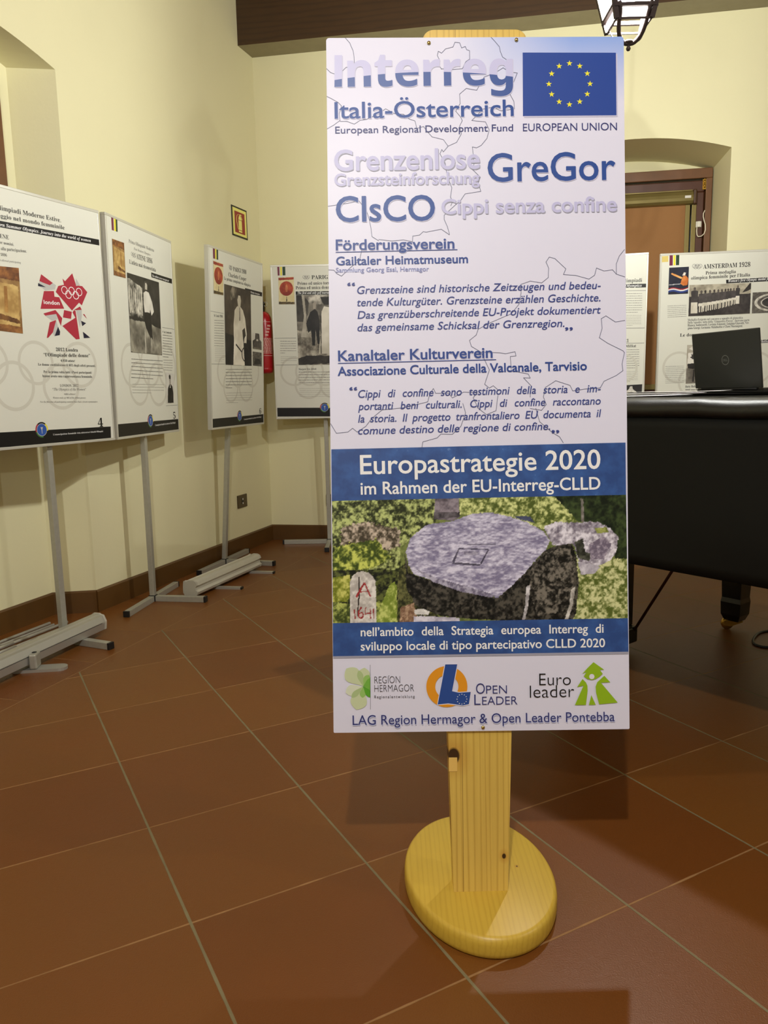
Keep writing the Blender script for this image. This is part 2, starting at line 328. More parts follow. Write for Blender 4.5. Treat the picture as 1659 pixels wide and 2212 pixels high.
ROCK=[
([(2.6,477.2),(214.4,477.3),(213.8,427.2),(140.0,377.1),(139.3,323.1),(0.5,323.0)],(40,46,20),(190,202,128),55,8),
([(21.1,419.5),(71.3,427.2),(136.6,411.8),(140.0,377.1),(89.7,361.6),(16.6,369.3)],(66,58,44),(206,190,172),50,30),
([(5.1,377.0),(90.1,392.5),(120.4,353.9),(81.6,330.8),(2.5,326.9)],(58,74,20),(206,214,104),50,22),
([(258.7,477.3),(460.9,477.4),(502.8,427.3),(429.4,408.0),(360.3,435.0),(260.2,438.8)],(78,92,36),(218,224,152),50,16),
([(449.3,477.4),(601.5,477.5),(600.3,338.6),(575.3,346.3),(552.8,411.9),(498.9,423.5)],(16,26,14),(62,78,42),40,10),
([(505.5,469.7),(510.9,469.7),(512.0,421.6),(506.6,421.6)],(90,85,80),(150,145,140),30,2),
([(436.4,346.3),(600.4,346.4),(600.4,222.7),(481.5,222.7)],(86,100,40),(214,216,160),60,10),
([(210.5,477.3),(258.7,477.3),(260.1,435.0),(244.6,427.2),(208.1,431.1)],(70,62,70),(150,140,150),35,4),
([(207.8,444.6),(261.0,444.6),(260.9,435.0),(207.7,431.1)],(50,45,50),(110,104,110),35,3),
([(0.6,329.6),(133.6,329.6),(132.3,222.6),(-0.8,222.6)],(16,20,10),(96,104,52),50,4),
([(1.2,315.3),(35.2,319.2),(40.5,288.3),(30.6,265.1),(0.5,265.1)],(110,120,30),(205,205,110),50,10),
([(0.5,265.1),(34.4,261.2),(134.8,269.0),(132.3,222.6),(-0.1,222.6)],(60,72,28),(180,190,100),60,12),
([(115.8,296.0),(125.6,307.6),(132.0,292.2),(130.3,222.6),(87.9,222.6),(100.0,261.2)],(120,140,50),(200,210,120),50,12),
([(133.6,326.9),(151.2,346.2),(188.9,284.4),(219.1,222.6),(132.3,222.6)],(34,38,18),(110,110,66),50,10),
([(138.4,253.5),(165.5,261.3),(172.8,222.6),(136.1,222.6)],(120,90,70),(200,170,140),50,6),
([(368.0,435.8),(402.7,434.2),(412.2,421.5),(379.5,429.2)],(60,66,90),(90,96,130),20,2),
([(429.4,411.9),(452.6,422.7),(491.2,421.2),(541.3,422.3),(564.3,408.1),(581.5,391.9),(576.2,357.9),(563.7,342.5),(536.6,332.0),(501.9,338.6),(490.7,377.2),(448.3,375.3)],(112,104,120),(236,232,244),48,12),
([(492.7,383.0),(510.1,388.8),(513.7,361.8),(529.1,357.9),(521.3,342.5),(499.0,349.4)],(30,32,26),(90,92,80),40,8),
([(533.4,408.1),(558.5,411.9),(562.3,400.4),(539.1,398.4)],(110,120,50),(180,185,110),40,6),
([(521.6,377.2),(552.6,392.6),(567.9,377.2),(552.1,346.3),(525.2,346.3)],(110,100,120),(190,180,195),50,6),
([(498.1,342.5),(544.3,330.9),(532.6,317.4),(505.6,314.7)],(170,165,180),(225,222,232),40,4),
([(147.5,365.5),(154.7,323.1),(204.6,305.7),(304.6,276.7),(335.4,269.8),(389.9,319.3),(432.8,365.6),(452.2,374.1),(486.9,378.7),(495.1,354.0),(500.8,300.0),(494.0,236.2),(485.4,223.4),(358.0,223.4),(288.6,227.3),(219.2,234.2),(169.3,256.6),(150.5,292.2)],(8,8,7),(82,78,70),60,8),
([(401.5,327.0),(436.6,361.7),(483.0,373.3),(492.1,323.2),(485.6,245.9),(416.0,230.4),(401.1,284.5)],(14,13,11),(124,118,108),58,14),
([(149.5,365.5),(159.4,392.5),(190.6,419.5),(244.6,426.5),(283.3,440.4),(321.8,443.1),(360.3,435.0),(394.8,423.4),(429.3,404.2),(442.6,384.9),(432.8,365.6),(413.3,346.3),(389.9,319.3),(358.7,288.3),(335.4,269.8),(304.6,276.7),(258.4,286.4),(212.3,305.7),(166.2,319.2),(154.9,338.5)],(128,122,154),(222,219,240),38,7),
([(170.2,330.8),(212.4,311.5),(304.7,284.5),(333.5,274.8),(319.9,270.6),(258.4,284.5),(204.6,303.8)],(110,104,128),(180,176,196),50,5),
([(256.7,372.1),(317.9,369.4),(317.2,367.5),(257.4,369.8)],(62,58,80),(90,86,110),30,1),
([(256.7,371.3),(259.4,370.6),(248.2,342.4),(243.6,344.3)],(70,66,88),(110,104,124),30,1),
([(243.6,343.2),(274.5,341.6),(301.4,338.5),(299.4,335.5),(243.6,339.3)],(60,56,74),(100,96,116),30,2),
([(316.4,368.6),(318.7,367.5),(303.3,337.8),(300.3,340.5)],(66,62,82),(110,104,124),30,1),
([(267.0,364.8),(297.8,364.8),(293.9,357.1),(268.9,357.8)],(110,104,130),(170,166,186),60,3),
([(274.9,379.8),(332.7,379.8),(332.7,378.3),(274.9,378.3)],(66,62,82),(100,96,116),30,1),
([(393.5,292.2),(402.0,296.1),(396.9,253.6),(390.8,224.6),(384.3,224.6),(391.1,253.6)],(150,146,150),(225,222,226),40,3),
([(484.1,284.5),(493.8,292.2),(487.6,253.6),(478.4,224.6),(470.7,224.6),(481.0,253.6)],(150,146,140),(230,226,220),40,3),
([(165.4,247.7),(182.8,250.4),(197.3,243.9),(194.2,237.3),(167.2,238.1)],(200,198,196),(246,244,242),40,3),
([(165.2,235.0),(203.8,234.2),(257.7,230.3),(257.6,221.8),(165.0,221.8)],(170,165,185),(225,222,236),40,3),
([(35.8,222.6),(36.9,306.8),(42.1,318.4),(50.7,325.0),(62.3,327.3),(74.5,323.8),(83.3,315.3),(88.2,305.7),(89.0,222.6)],(176,170,164),(232,228,222),45,2),
([(52.9,315.3),(55.9,315.3),(56.2,276.7),(51.8,236.1),(49.5,236.1),(53.1,276.7)],(40,32,30),(70,60,55),40,2),
([(63.9,304.5),(67.0,303.0),(50.8,273.6),(46.9,275.9)],(140,36,40),(170,60,60),30,1),
([(64.3,303.7),(67.0,304.5),(79.3,276.7),(76.2,274.8)],(140,36,40),(170,60,60),30,1),
([(54.8,286.3),(74.1,287.5),(74.0,285.2),(54.8,284.0)],(140,36,40),(170,60,60),30,1),
([(43.5,249.6),(45.8,250.4),(47.1,230.3),(44.8,229.9)],(140,36,40),(165,60,60),30,1),
([(58.2,255.8),(61.3,254.3),(55.0,245.8),(55.0,242.7),(60.4,245.0),(64.2,240.4),(63.4,234.2),(58.7,230.3),(53.3,231.9),(51.4,238.0),(52.3,246.5)],(140,36,40),(165,60,60),30,1),
([(54.9,240.4),(59.6,242.3),(61.5,238.8),(60.3,234.6),(56.4,233.8),(54.5,236.5)],(190,160,155),(222,210,205),30,0),
([(66.3,253.5),(68.6,253.9),(67.3,241.9),(75.8,243.5),(75.9,251.6),(78.2,252.0),(78.3,230.3),(76.0,230.3),(75.8,240.7),(65.7,239.2)],(140,36,40),(165,60,60),30,1),
([(82.1,250.4),(84.4,251.2),(85.3,231.1),(83.0,230.7)],(140,36,40),(165,60,60),30,1)]
BOARD=[
('map_outline', 'L', 'line', 1.0, [(38.2, 1403.4), (47.6, 1392.7), (51.3, 1383.3), (53.9, 1377.6), (56.0, 1364.3), (56.6, 1349.1)]),
('map_outline', 'L', 'line', 1.0, [(-0.8, 1342.2), (8.6, 1333.1), (18.1, 1330.1), (29.6, 1333.9), (39.3, 1343.4), (50.8, 1346.1)]),
('map_outline', 'L', 'line', 1.0, [(232.3, 1338.7), (225.6, 1349.3), (229.5, 1355.0), (223.9, 1366.4), (225.9, 1375.1), (232.7, 1371.3), (240.5, 1379.7), (255.8, 1383.5), (259.7, 1393.0), (269.3, 1391.9), (273.0, 1381.6), (280.7, 1384.3), (283.3, 1377.9), (289.0, 1376.0), (289.2, 1358.9), (281.4, 1353.9), (274.4, 1339.9), (255.3, 1338.0), (232.3, 1339.8)]),
('map_outline', 'L', 'line', 1.0, [(331.3, 1404.5), (340.0, 1395.0), (349.5, 1383.6), (351.3, 1374.1), (355.7, 1362.8), (364.5, 1357.1)]),
('map_outline', 'L', 'line', 1.0, [(-1.6, 1286.4), (9.8, 1280.7), (23.1, 1273.1), (29.5, 1266.3), (24.7, 1250.3), (26.4, 1237.0), (12.9, 1227.4), (-0.6, 1219.8)]),
('map_outline', 'L', 'line', 1.0, [(26.4, 1235.1), (39.8, 1235.1), (55.0, 1229.4), (66.6, 1237.0), (80.0, 1238.9), (101.2, 1248.5), (118.5, 1259.9), (135.6, 1250.4), (154.7, 1248.5), (166.1, 1239.0), (177.5, 1235.2), (181.2, 1220.0), (194.6, 1223.8), (200.2, 1216.2), (211.6, 1202.9), (234.5, 1197.2), (243.9, 1183.9)]),
('map_outline', 'L', 'line', 1.0, [(243.9, 1183.9), (261.2, 1191.6), (271.0, 1208.7), (267.3, 1223.9), (273.2, 1235.3), (269.5, 1242.9), (260.0, 1254.3), (269.0, 1269.6), (268.1, 1288.6), (281.6, 1300.0), (302.6, 1296.2), (314.3, 1315.2), (318.2, 1322.8), (339.3, 1330.5), (356.6, 1341.1), (369.9, 1332.4), (385.2, 1330.5), (377.4, 1311.5), (369.5, 1288.7), (377.7, 1273.5), (378.7, 1258.3), (351.9, 1254.4), (334.7, 1262.0), (315.6, 1258.2), (292.3, 1235.4), (319.9, 1232.3), (327.3, 1216.4), (322.6, 1199.2), (310.9, 1185.1), (301.3, 1180.2), (292.9, 1182.1), (294.6, 1166.8), (295.9, 1147.8), (293.1, 1136.4), (308.3, 1121.1), (304.3, 1109.7), (309.1, 1092.5), (277.2, 1087.5), (267.5, 1073.4), (257.8, 1065.8), (234.6, 1044.8), (234.5, 1036.4), (240.8, 1021.9), (244.9, 1006.6)]),
('map_outline', 'L', 'line', 1.0, [(243.9, 1183.9), (234.2, 1172.5), (231.2, 1177.4), (227.2, 1168.7), (237.7, 1149.6), (241.3, 1124.9), (250.6, 1100.1), (247.7, 1081.0), (252.2, 1073.4), (248.2, 1063.9)]),
('map_outline', 'L', 'line', 1.0, [(-0.1, 1064.4), (41.4, 1070.5), (62.5, 1075.1), (77.6, 1056.1), (83.1, 1037.0), (86.7, 1017.9), (88.4, 1002.7), (101.7, 994.3)]),
('map_outline', 'L', 'line', 1.0, [(101.7, 996.8), (128.5, 993.7), (151.6, 995.7), (169.9, 991.9), (170.8, 1003.3), (184.3, 1005.2), (192.0, 1012.1), (197.8, 1011.0), (228.5, 1016.7), (244.9, 1005.3)]),
('map_outline', 'L', 'line', 1.0, [(599.4, 973.1), (588.5, 959.7), (582.6, 944.4), (582.4, 923.4), (574.8, 932.2), (557.5, 929.9), (542.2, 936.0), (538.2, 921.5), (526.7, 913.8), (499.9, 921.4), (474.9, 923.3), (480.0, 934.8), (458.0, 955.8), (446.5, 958.9), (439.9, 948.9), (445.1, 936.7), (444.2, 917.6), (430.6, 906.8), (407.6, 910.6), (388.4, 904.1), (388.9, 886.9), (384.1, 863.9), (368.5, 844.8), (349.2, 837.1), (322.2, 825.6), (301.0, 814.1), (297.0, 802.6), (283.4, 791.9), (287.1, 779.6), (306.2, 768.1), (323.1, 731.7), (313.2, 702.9), (322.7, 695.2), (330.5, 699.9), (340.0, 691.4)]),
('map_outline', 'L', 'line', 1.0, [(582.4, 923.4), (599.6, 917.7)]),
('map_outline', 'L', 'line', 1.0, [(598.9, 829.6), (579.6, 826.6), (560.5, 839.2), (550.9, 833.4), (552.6, 814.3), (546.7, 795.1), (563.9, 783.6), (594.5, 768.3), (597.5, 764.5), (592.3, 741.5), (594.1, 728.0), (580.6, 718.4), (555.5, 706.9), (547.7, 693.5), (516.9, 691.5), (491.8, 687.7), (486.2, 699.2), (457.4, 708.8), (436.1, 695.3), (432.1, 676.1), (437.7, 660.8), (428.0, 649.2), (404.9, 653.1)]),
('map_outline', 'L', 'line', 1.0, [(306.2, 768.1), (344.6, 766.2), (356.1, 764.3), (375.4, 768.2), (377.2, 759.7), (365.7, 758.6), (367.3, 729.8), (401.8, 722.9), (405.6, 714.5), (392.1, 715.2), (407.3, 699.1), (405.2, 676.1)]),
('map_outline', 'L', 'line', 1.0, [(0.8, 625.9), (12.1, 606.7), (35.2, 608.7), (44.9, 616.4), (54.4, 608.7), (71.9, 620.2), (83.6, 635.6), (105.0, 652.9), (147.3, 656.8), (197.4, 668.3), (202.3, 685.6), (209.3, 695.2), (213.8, 685.6), (239.9, 685.6), (247.5, 676.0), (270.7, 687.5), (297.6, 685.6), (289.8, 676.0), (299.2, 654.9), (316.3, 641.5), (335.7, 649.2), (339.8, 679.9)]),
('map_outline', 'L', 'line', 1.0, [(184.8, 576.1), (186.9, 587.6), (215.8, 595.3), (223.6, 603.0), (246.7, 602.3), (264.2, 618.4), (274.1, 645.3), (268.5, 664.5)]),
('map_outline', 'L', 'line', 1.0, [(416.5, 653.1), (423.9, 626.2), (450.6, 603.1), (464.0, 595.4), (471.6, 583.1)]),
('map_outline', 'L', 'line', 1.0, [(0.1, 936.3), (10.8, 935.6), (16.5, 928.7), (26.0, 923.7), (43.5, 940.2), (62.9, 955.5), (67.8, 978.4)]),
('flag', 'P', 'softshadow', [(398.6, 1368.5), (588.3, 1368.0), (588.0, 1241.0), (398.0, 1240.4)]),
('flag', 'P', 'flagblue', [(396.4, 1371.5), (585.3, 1370.2), (585.3, 1244.0), (395.8, 1243.5)]),
('flag', 'P', 'staryellow', [(491.0, 1355.5), (492.4, 1351.2), (497.0, 1351.2), (493.3, 1348.5), (494.6, 1344.2), (491.0, 1346.8), (487.2, 1344.2), (488.7, 1348.5), (485.0, 1351.2), (489.6, 1351.2)]),
('flag', 'P', 'staryellow', [(511.8, 1350.0), (513.2, 1345.7), (517.8, 1345.7), (514.1, 1343.0), (515.4, 1338.7), (511.8, 1341.3), (508.0, 1338.6), (509.4, 1343.0), (505.8, 1345.7), (510.4, 1345.7)]),
('flag', 'P', 'staryellow', [(527.0, 1334.9), (528.4, 1330.6), (532.9, 1330.5), (529.2, 1327.8), (530.6, 1323.5), (526.9, 1326.1), (523.1, 1323.5), (524.6, 1327.8), (520.9, 1330.5), (525.5, 1330.5)]),
('flag', 'P', 'staryellow', [(532.4, 1314.1), (533.8, 1309.8), (538.3, 1309.8), (534.6, 1307.1), (536.0, 1302.8), (532.3, 1305.4), (528.5, 1302.8), (530.0, 1307.1), (526.3, 1309.8), (530.9, 1309.8)]),
('flag', 'P', 'staryellow', [(526.6, 1293.4), (528.0, 1289.1), (532.5, 1289.1), (528.8, 1286.4), (530.2, 1282.1), (526.5, 1284.7), (522.7, 1282.1), (524.2, 1286.4), (520.5, 1289.1), (525.1, 1289.1)]),
('flag', 'P', 'staryellow', [(511.2, 1278.2), (512.6, 1273.9), (517.1, 1273.9), (513.4, 1271.2), (514.8, 1266.9), (511.1, 1269.5), (507.3, 1266.9), (508.8, 1271.2), (505.1, 1273.9), (509.7, 1273.9)]),
('flag', 'P', 'staryellow', [(490.2, 1272.7), (491.6, 1268.4), (496.2, 1268.3), (492.5, 1265.6), (493.8, 1261.3), (490.2, 1264.0), (486.4, 1261.3), (487.8, 1265.6), (484.2, 1268.3), (488.8, 1268.4)]),
('flag', 'P', 'staryellow', [(469.4, 1278.2), (470.8, 1273.9), (475.4, 1273.9), (471.7, 1271.2), (473.0, 1266.8), (469.3, 1269.5), (465.6, 1266.8), (467.0, 1271.2), (463.4, 1273.8), (467.9, 1273.9)]),
('flag', 'P', 'staryellow', [(454.3, 1293.3), (455.7, 1289.0), (460.3, 1289.0), (456.6, 1286.3), (457.9, 1282.0), (454.2, 1284.6), (450.5, 1282.0), (451.9, 1286.3), (448.3, 1289.0), (452.8, 1289.0)]),
('flag', 'P', 'staryellow', [(448.9, 1314.1), (450.3, 1309.8), (454.9, 1309.7), (451.2, 1307.0), (452.5, 1302.7), (448.8, 1305.3), (445.1, 1302.7), (446.5, 1307.0), (442.9, 1309.7), (447.5, 1309.7)]),
('flag', 'P', 'staryellow', [(454.7, 1334.8), (456.1, 1330.5), (460.7, 1330.4), (457.0, 1327.7), (458.3, 1323.4), (454.6, 1326.1), (450.9, 1323.4), (452.3, 1327.7), (448.7, 1330.4), (453.2, 1330.5)]),
('flag', 'P', 'staryellow', [(470.1, 1349.9), (471.5, 1345.6), (476.1, 1345.6), (472.4, 1342.9), (473.7, 1338.6), (470.1, 1341.2), (466.3, 1338.6), (467.7, 1342.9), (464.1, 1345.6), (468.7, 1345.6)]),
('lettering', 'P', 'softshadow', [(18.2, 1366.5), (33.1, 1366.5), (32.3, 1302.7), (17.4, 1302.7)]),
('lettering', 'P', 'interreg', [(16.7, 1368.0), (31.6, 1368.1), (30.8, 1304.3), (15.8, 1304.2)]),
('lettering', 'T', 'softshadow', 'nterreg', 'N6', 44.3, 1303.3, 377.1, 1305.6, 67.6, 0),
('lettering', 'T', 'interreg', 'nterreg', 'N6', 43.0, 1304.7, 375.8, 1306.9, 67.5, 0),
('lettering', 'T', 'softshadow', 'Italia-Österreich', 'R14', 17.4, 1239.4, 378.0, 1242.9, 32.4, 0),
('lettering', 'T', 'blue', 'Italia-Österreich', 'R14', 16.1, 1240.8, 376.6, 1244.2, 32.3, 0),
('lettering', 'T', 'navy', 'European Regional Development Fund', 'R8', 16.5, 1210.7, 375.5, 1213.4, 13.7, 0),
('lettering', 'T', 'navy', 'EUROPEAN UNION', 'R0', 395.5, 1213.0, 586.2, 1214.0, 15.2, 0),
('lettering', 'T', 'greyshadow', 'Grenzenlose', 'R18', 16.2, 1134.2, 308.1, 1137.1, 40.7, 0),
('lettering', 'T', 'lavender', 'Grenzenlose', 'R18', 14.7, 1136.1, 306.6, 1139.0, 40.7, 0),
('lettering', 'T', 'greyshadow', 'Grenzsteinforschung', 'R20', 15.6, 1104.1, 307.5, 1107.0, 23.6, 0),
('lettering', 'T', 'lavender', 'Grenzsteinforschung', 'R20', 14.3, 1105.6, 306.2, 1108.5, 23.6, 0),
('lettering', 'T', 'softshadow', 'GreGor', 'R12', 325.6, 1110.7, 582.8, 1113.2, 55.6, 0),
('lettering', 'T', 'blue', 'GreGor', 'R12', 324.3, 1112.0, 581.5, 1114.5, 55.6, 0),
('lettering', 'T', 'softshadow', 'CIsCO', 'R15', 18.5, 1031.8, 216.6, 1033.5, 50.0, 0),
('lettering', 'T', 'blue', 'CIsCO', 'R15', 17.1, 1033.1, 215.3, 1034.8, 50.0, 0),
('lettering', 'T', 'greyshadow', 'Cippi senza confine', 'R20', 231.3, 1045.5, 584.9, 1049.3, 29.0, 0),
('lettering', 'T', 'lavender', 'Cippi senza confine', 'R20', 230.0, 1047.4, 583.6, 1051.2, 29.0, 0),
('lettering', 'T', 'softshadow', 'Förderungsverein', 'R22', 16.3, 974.9, 254.9, 976.7, 21.0, 0),
('lettering', 'T', 'blue2', 'Förderungsverein', 'R22', 15.6, 975.7, 254.1, 977.4, 21.0, 0),
('lettering', 'P', 'blue2', [(14.8, 972.2), (260.6, 975.9), (260.6, 974.4), (14.7, 970.7)]),
('lettering', 'T', 'blue2', 'Gailtaler Heimatmuseum', 'R22', 15.9, 945.5, 281.4, 948.4, 16.8, 0),
('lettering', 'T', 'pale', 'Sammlung Georg Essl, Hermagor', 'R16', 15.0, 931.0, 202.6, 932.3, 9.1, 0),
('lettering', 'T', 'navy2', 'Grenzsteine sind historische Zeitzeugen und bedeu-', 'I8', 57.4, 887.4, 550.3, 893.9, 15.3, 0),
('lettering', 'T', 'navy2', 'tende Kulturgüter. Grenzsteine erzählen Geschichte.', 'I8', 57.0, 862.5, 549.3, 868.7, 15.4, 0),
('lettering', 'T', 'navy2', 'Das grenzüberschreitende EU-Projekt dokumentiert', 'I8', 57.5, 837.3, 549.8, 844.2, 15.3, 0),
('lettering', 'T', 'navy2', 'das gemeinsame Schicksal der Grenzregion.', 'I8', 57.1, 812.0, 475.8, 817.7, 15.3, 0),
('lettering', 'T', 'navy2', 'Cippi di confine sono testimoni della storia e im-', 'I8', 57.3, 677.8, 548.3, 685.0, 15.4, 1),
('lettering', 'T', 'navy2', 'portanti beni culturali. Cippi di confine raccontano', 'I8', 56.9, 652.9, 548.1, 660.1, 15.3, 1),
('lettering', 'T', 'navy2', 'la storia. Il progetto tranfrontaliero EU documenta il', 'I8', 56.6, 627.9, 549.0, 634.7, 15.4, 1),
('lettering', 'T', 'navy2', 'comune destino delle regione di confine.', 'I8', 56.3, 603.7, 444.9, 609.7, 15.4, 0),
('lettering', 'T', 'softshadow', 'Kanaltaler Kulturverein', 'R22', 18.7, 751.4, 329.9, 755.9, 20.7, 0),
('lettering', 'T', 'blue2', 'Kanaltaler Kulturverein', 'R22', 17.9, 752.2, 329.2, 756.6, 20.7, 0),
('lettering', 'P', 'blue2', [(17.1, 748.4), (336.8, 753.2), (336.8, 751.7), (17.1, 746.8)]),
('lettering', 'T', 'blue2', 'Associazione Culturale della Valcanale, Tarvisio', 'R22', 16.7, 722.7, 520.3, 729.9, 17.6, 0),
('lettering', 'T', 'navy2', '“', 'R34', 38.2, 893.5, 52.4, 893.5, 16.1, 0),
('lettering', 'T', 'navy2', '”', 'R34', 477.9, 799.7, 492.1, 799.7, 16.1, 0),
('lettering', 'T', 'navy2', '“', 'R34', 40.0, 682.8, 54.3, 682.8, 16.1, 0),
('lettering', 'T', 'navy2', '”', 'R34', 448.6, 592.0, 462.8, 592.0, 16.1, 0),
('blue_band', 'P', 'band', [(1.7, 574.2), (597.8, 582.2), (598.0, 476.3), (1.4, 469.9)]),
('lettering', 'T', 'white', 'Europastrategie 2020', 'R12', 60.2, 523.4, 546.1, 530.2, 38.1, 0),
('lettering', 'T', 'white', 'im Rahmen der EU-Interreg-CLLD', 'R14', 60.5, 482.3, 545.7, 488.2, 24.6, 0),
('second_band', 'P', 'greyshadow', [(1.0, 156.4), (600.3, 158.0), (600.2, 153.0), (0.9, 151.4)]),
('second_band', 'P', 'band', [(0.7, 222.6), (599.7, 225.8), (600.2, 157.7), (0.6, 155.6)]),
('lettering', 'T', 'white', 'nell’ambito della Strategia europea Interreg di', 'R14', 57.4, 195.5, 549.6, 197.1, 17.4, 1),
('lettering', 'T', 'white', 'sviluppo locale di tipo partecipativo CLLD 2020', 'R14', 57.1, 166.5, 552.4, 167.7, 17.4, 0),
('clover_logo', 'P', 'leaf1', [(60.7, 93.9), (59.3, 97.5), (58.3, 101.4), (57.6, 105.6), (57.0, 109.9), (56.3, 114.1), (55.6, 118.2), (54.5, 122.1), (53.1, 125.6), (51.1, 128.6), (48.3, 130.9), (44.7, 132.4), (40.2, 133.0), (34.5, 132.6), (27.0, 130.4), (27.0, 130.4), (24.2, 123.0), (23.4, 117.3), (23.6, 112.7), (24.8, 109.0), (26.9, 106.1), (29.7, 103.9), (33.1, 102.2), (36.9, 100.8), (40.9, 99.8), (45.1, 98.8), (49.3, 97.8), (53.3, 96.8), (57.2, 95.5), (60.7, 93.9)]),
('clover_logo', 'P', 'leaf1', [(60.7, 93.9), (61.9, 96.5), (63.6, 99.1), (65.6, 101.7), (67.6, 104.3), (69.6, 106.9), (71.5, 109.5), (73.2, 112.1), (74.4, 114.7), (75.0, 117.4), (74.9, 120.1), (73.9, 122.9), (71.9, 125.8), (68.8, 128.7), (63.7, 131.8), (63.7, 131.8), (58.2, 129.4), (54.7, 127.0), (52.3, 124.4), (50.8, 121.8), (50.3, 119.1), (50.4, 116.4), (51.2, 113.6), (52.4, 110.8), (53.9, 108.0), (55.5, 105.1), (57.0, 102.3), (58.5, 99.5), (59.8, 96.7), (60.7, 93.9)]),
('clover_logo', 'P', 'leaf2', [(60.7, 93.9), (57.8, 93.9), (54.9, 94.4), (51.8, 95.0), (48.8, 95.7), (45.7, 96.4), (42.7, 97.0), (39.8, 97.3), (36.9, 97.3), (34.3, 96.8), (31.9, 95.6), (29.7, 93.6), (27.8, 90.8), (26.3, 87.0), (25.3, 81.5), (25.3, 81.5), (29.4, 77.8), (32.9, 75.8), (36.1, 74.7), (38.9, 74.5), (41.6, 75.1), (44.0, 76.4), (46.2, 78.1), (48.3, 80.2), (50.3, 82.6), (52.3, 85.1), (54.3, 87.5), (56.4, 89.9), (58.4, 92.1), (60.7, 93.9)]),
('clover_logo', 'P', 'leaf1', [(60.7, 93.9), (58.3, 90.9), (55.3, 88.1), (52.1, 85.4), (48.7, 82.7), (45.4, 80.0), (42.2, 77.2), (39.3, 74.4), (37.0, 71.3), (35.5, 68.1), (34.9, 64.6), (35.5, 60.8), (37.4, 56.6), (40.8, 52.0), (46.7, 46.6), (46.7, 46.6), (54.6, 48.0), (60.0, 50.2), (63.8, 52.7), (66.4, 55.6), (67.9, 58.9), (68.4, 62.4), (68.0, 66.2), (67.2, 70.1), (66.0, 74.1), (64.6, 78.1), (63.2, 82.2), (62.0, 86.2), (61.0, 90.1), (60.7, 93.9)]),
('clover_logo', 'P', 'leaf3', [(60.7, 93.9), (60.6, 96.4), (60.7, 98.9), (60.9, 101.4), (61.2, 104.0), (61.5, 106.5), (61.7, 109.1), (61.8, 111.6), (61.7, 114.0), (61.3, 116.4), (60.5, 118.7), (59.3, 120.8), (57.7, 122.9), (55.5, 124.8), (52.3, 126.4), (52.3, 126.4), (50.4, 123.4), (49.4, 120.6), (48.9, 118.0), (48.9, 115.5), (49.3, 113.2), (50.1, 110.9), (51.2, 108.7), (52.5, 106.6), (53.9, 104.5), (55.3, 102.4), (56.8, 100.3), (58.2, 98.2), (59.5, 96.1), (60.7, 93.9)]),
('clover_logo', 'P', 'leaf3', [(60.7, 93.9), (58.6, 92.6), (56.5, 91.5), (54.2, 90.5), (52.0, 89.4), (49.7, 88.4), (47.5, 87.4), (45.4, 86.2), (43.4, 84.9), (41.5, 83.4), (40.0, 81.7), (38.7, 79.7), (37.7, 77.3), (37.1, 74.5), (37.1, 71.2), (37.1, 71.2), (40.5, 71.0), (43.2, 71.5), (45.6, 72.4), (47.7, 73.6), (49.5, 75.1), (51.0, 76.9), (52.4, 78.9), (53.6, 81.0), (54.8, 83.1), (55.9, 85.4), (57.0, 87.6), (58.1, 89.8), (59.3, 91.9), (60.7, 93.9)]),
('clover_logo', 'P', 'leaf4', [(60.7, 93.9), (62.0, 95.3), (63.7, 96.5), (65.4, 97.8), (67.2, 98.9), (68.9, 100.1), (70.6, 101.3), (72.2, 102.6), (73.6, 104.0), (74.6, 105.6), (75.4, 107.3), (75.6, 109.3), (75.4, 111.5), (74.6, 114.0), (72.9, 117.0), (72.9, 117.0), (69.4, 116.7), (66.9, 116.0), (64.9, 114.9), (63.4, 113.5), (62.4, 112.0), (61.7, 110.2), (61.3, 108.3), (61.2, 106.3), (61.1, 104.2), (61.1, 102.1), (61.2, 100.0), (61.1, 97.9), (61.0, 95.8), (60.7, 93.9)]),
('clover_logo', 'P', 'leaf4', [(60.7, 93.9), (60.0, 92.3), (59.2, 90.6), (58.3, 89.0), (57.3, 87.3), (56.3, 85.7), (55.4, 84.1), (54.6, 82.4), (54.1, 80.8), (53.8, 79.1), (53.9, 77.4), (54.4, 75.7), (55.4, 74.0), (57.0, 72.3), (59.5, 70.6), (59.5, 70.6), (62.2, 72.1), (64.0, 73.7), (65.2, 75.4), (65.9, 77.0), (66.1, 78.7), (66.0, 80.4), (65.6, 82.0), (64.9, 83.7), (64.2, 85.4), (63.4, 87.1), (62.5, 88.8), (61.8, 90.5), (61.1, 92.2), (60.7, 93.9)]),
('clover_logo', 'P', 'leaf5', [(60.7, 93.9), (62.5, 94.5), (64.5, 94.9), (66.5, 95.1), (68.6, 95.4), (70.7, 95.6), (72.7, 95.9), (74.7, 96.3), (75.4, 96.9), (75.4, 97.8), (75.4, 99.0), (75.4, 100.6), (75.5, 102.6), (75.5, 105.1), (75.5, 108.5), (75.5, 108.5), (75.6, 109.7), (75.6, 110.2), (74.5, 110.1), (72.6, 109.6), (71.0, 108.7), (69.5, 107.5), (68.3, 106.0), (67.2, 104.4), (66.1, 102.6), (65.1, 100.7), (64.1, 98.9), (63.0, 97.1), (61.9, 95.4), (60.7, 93.9)]),
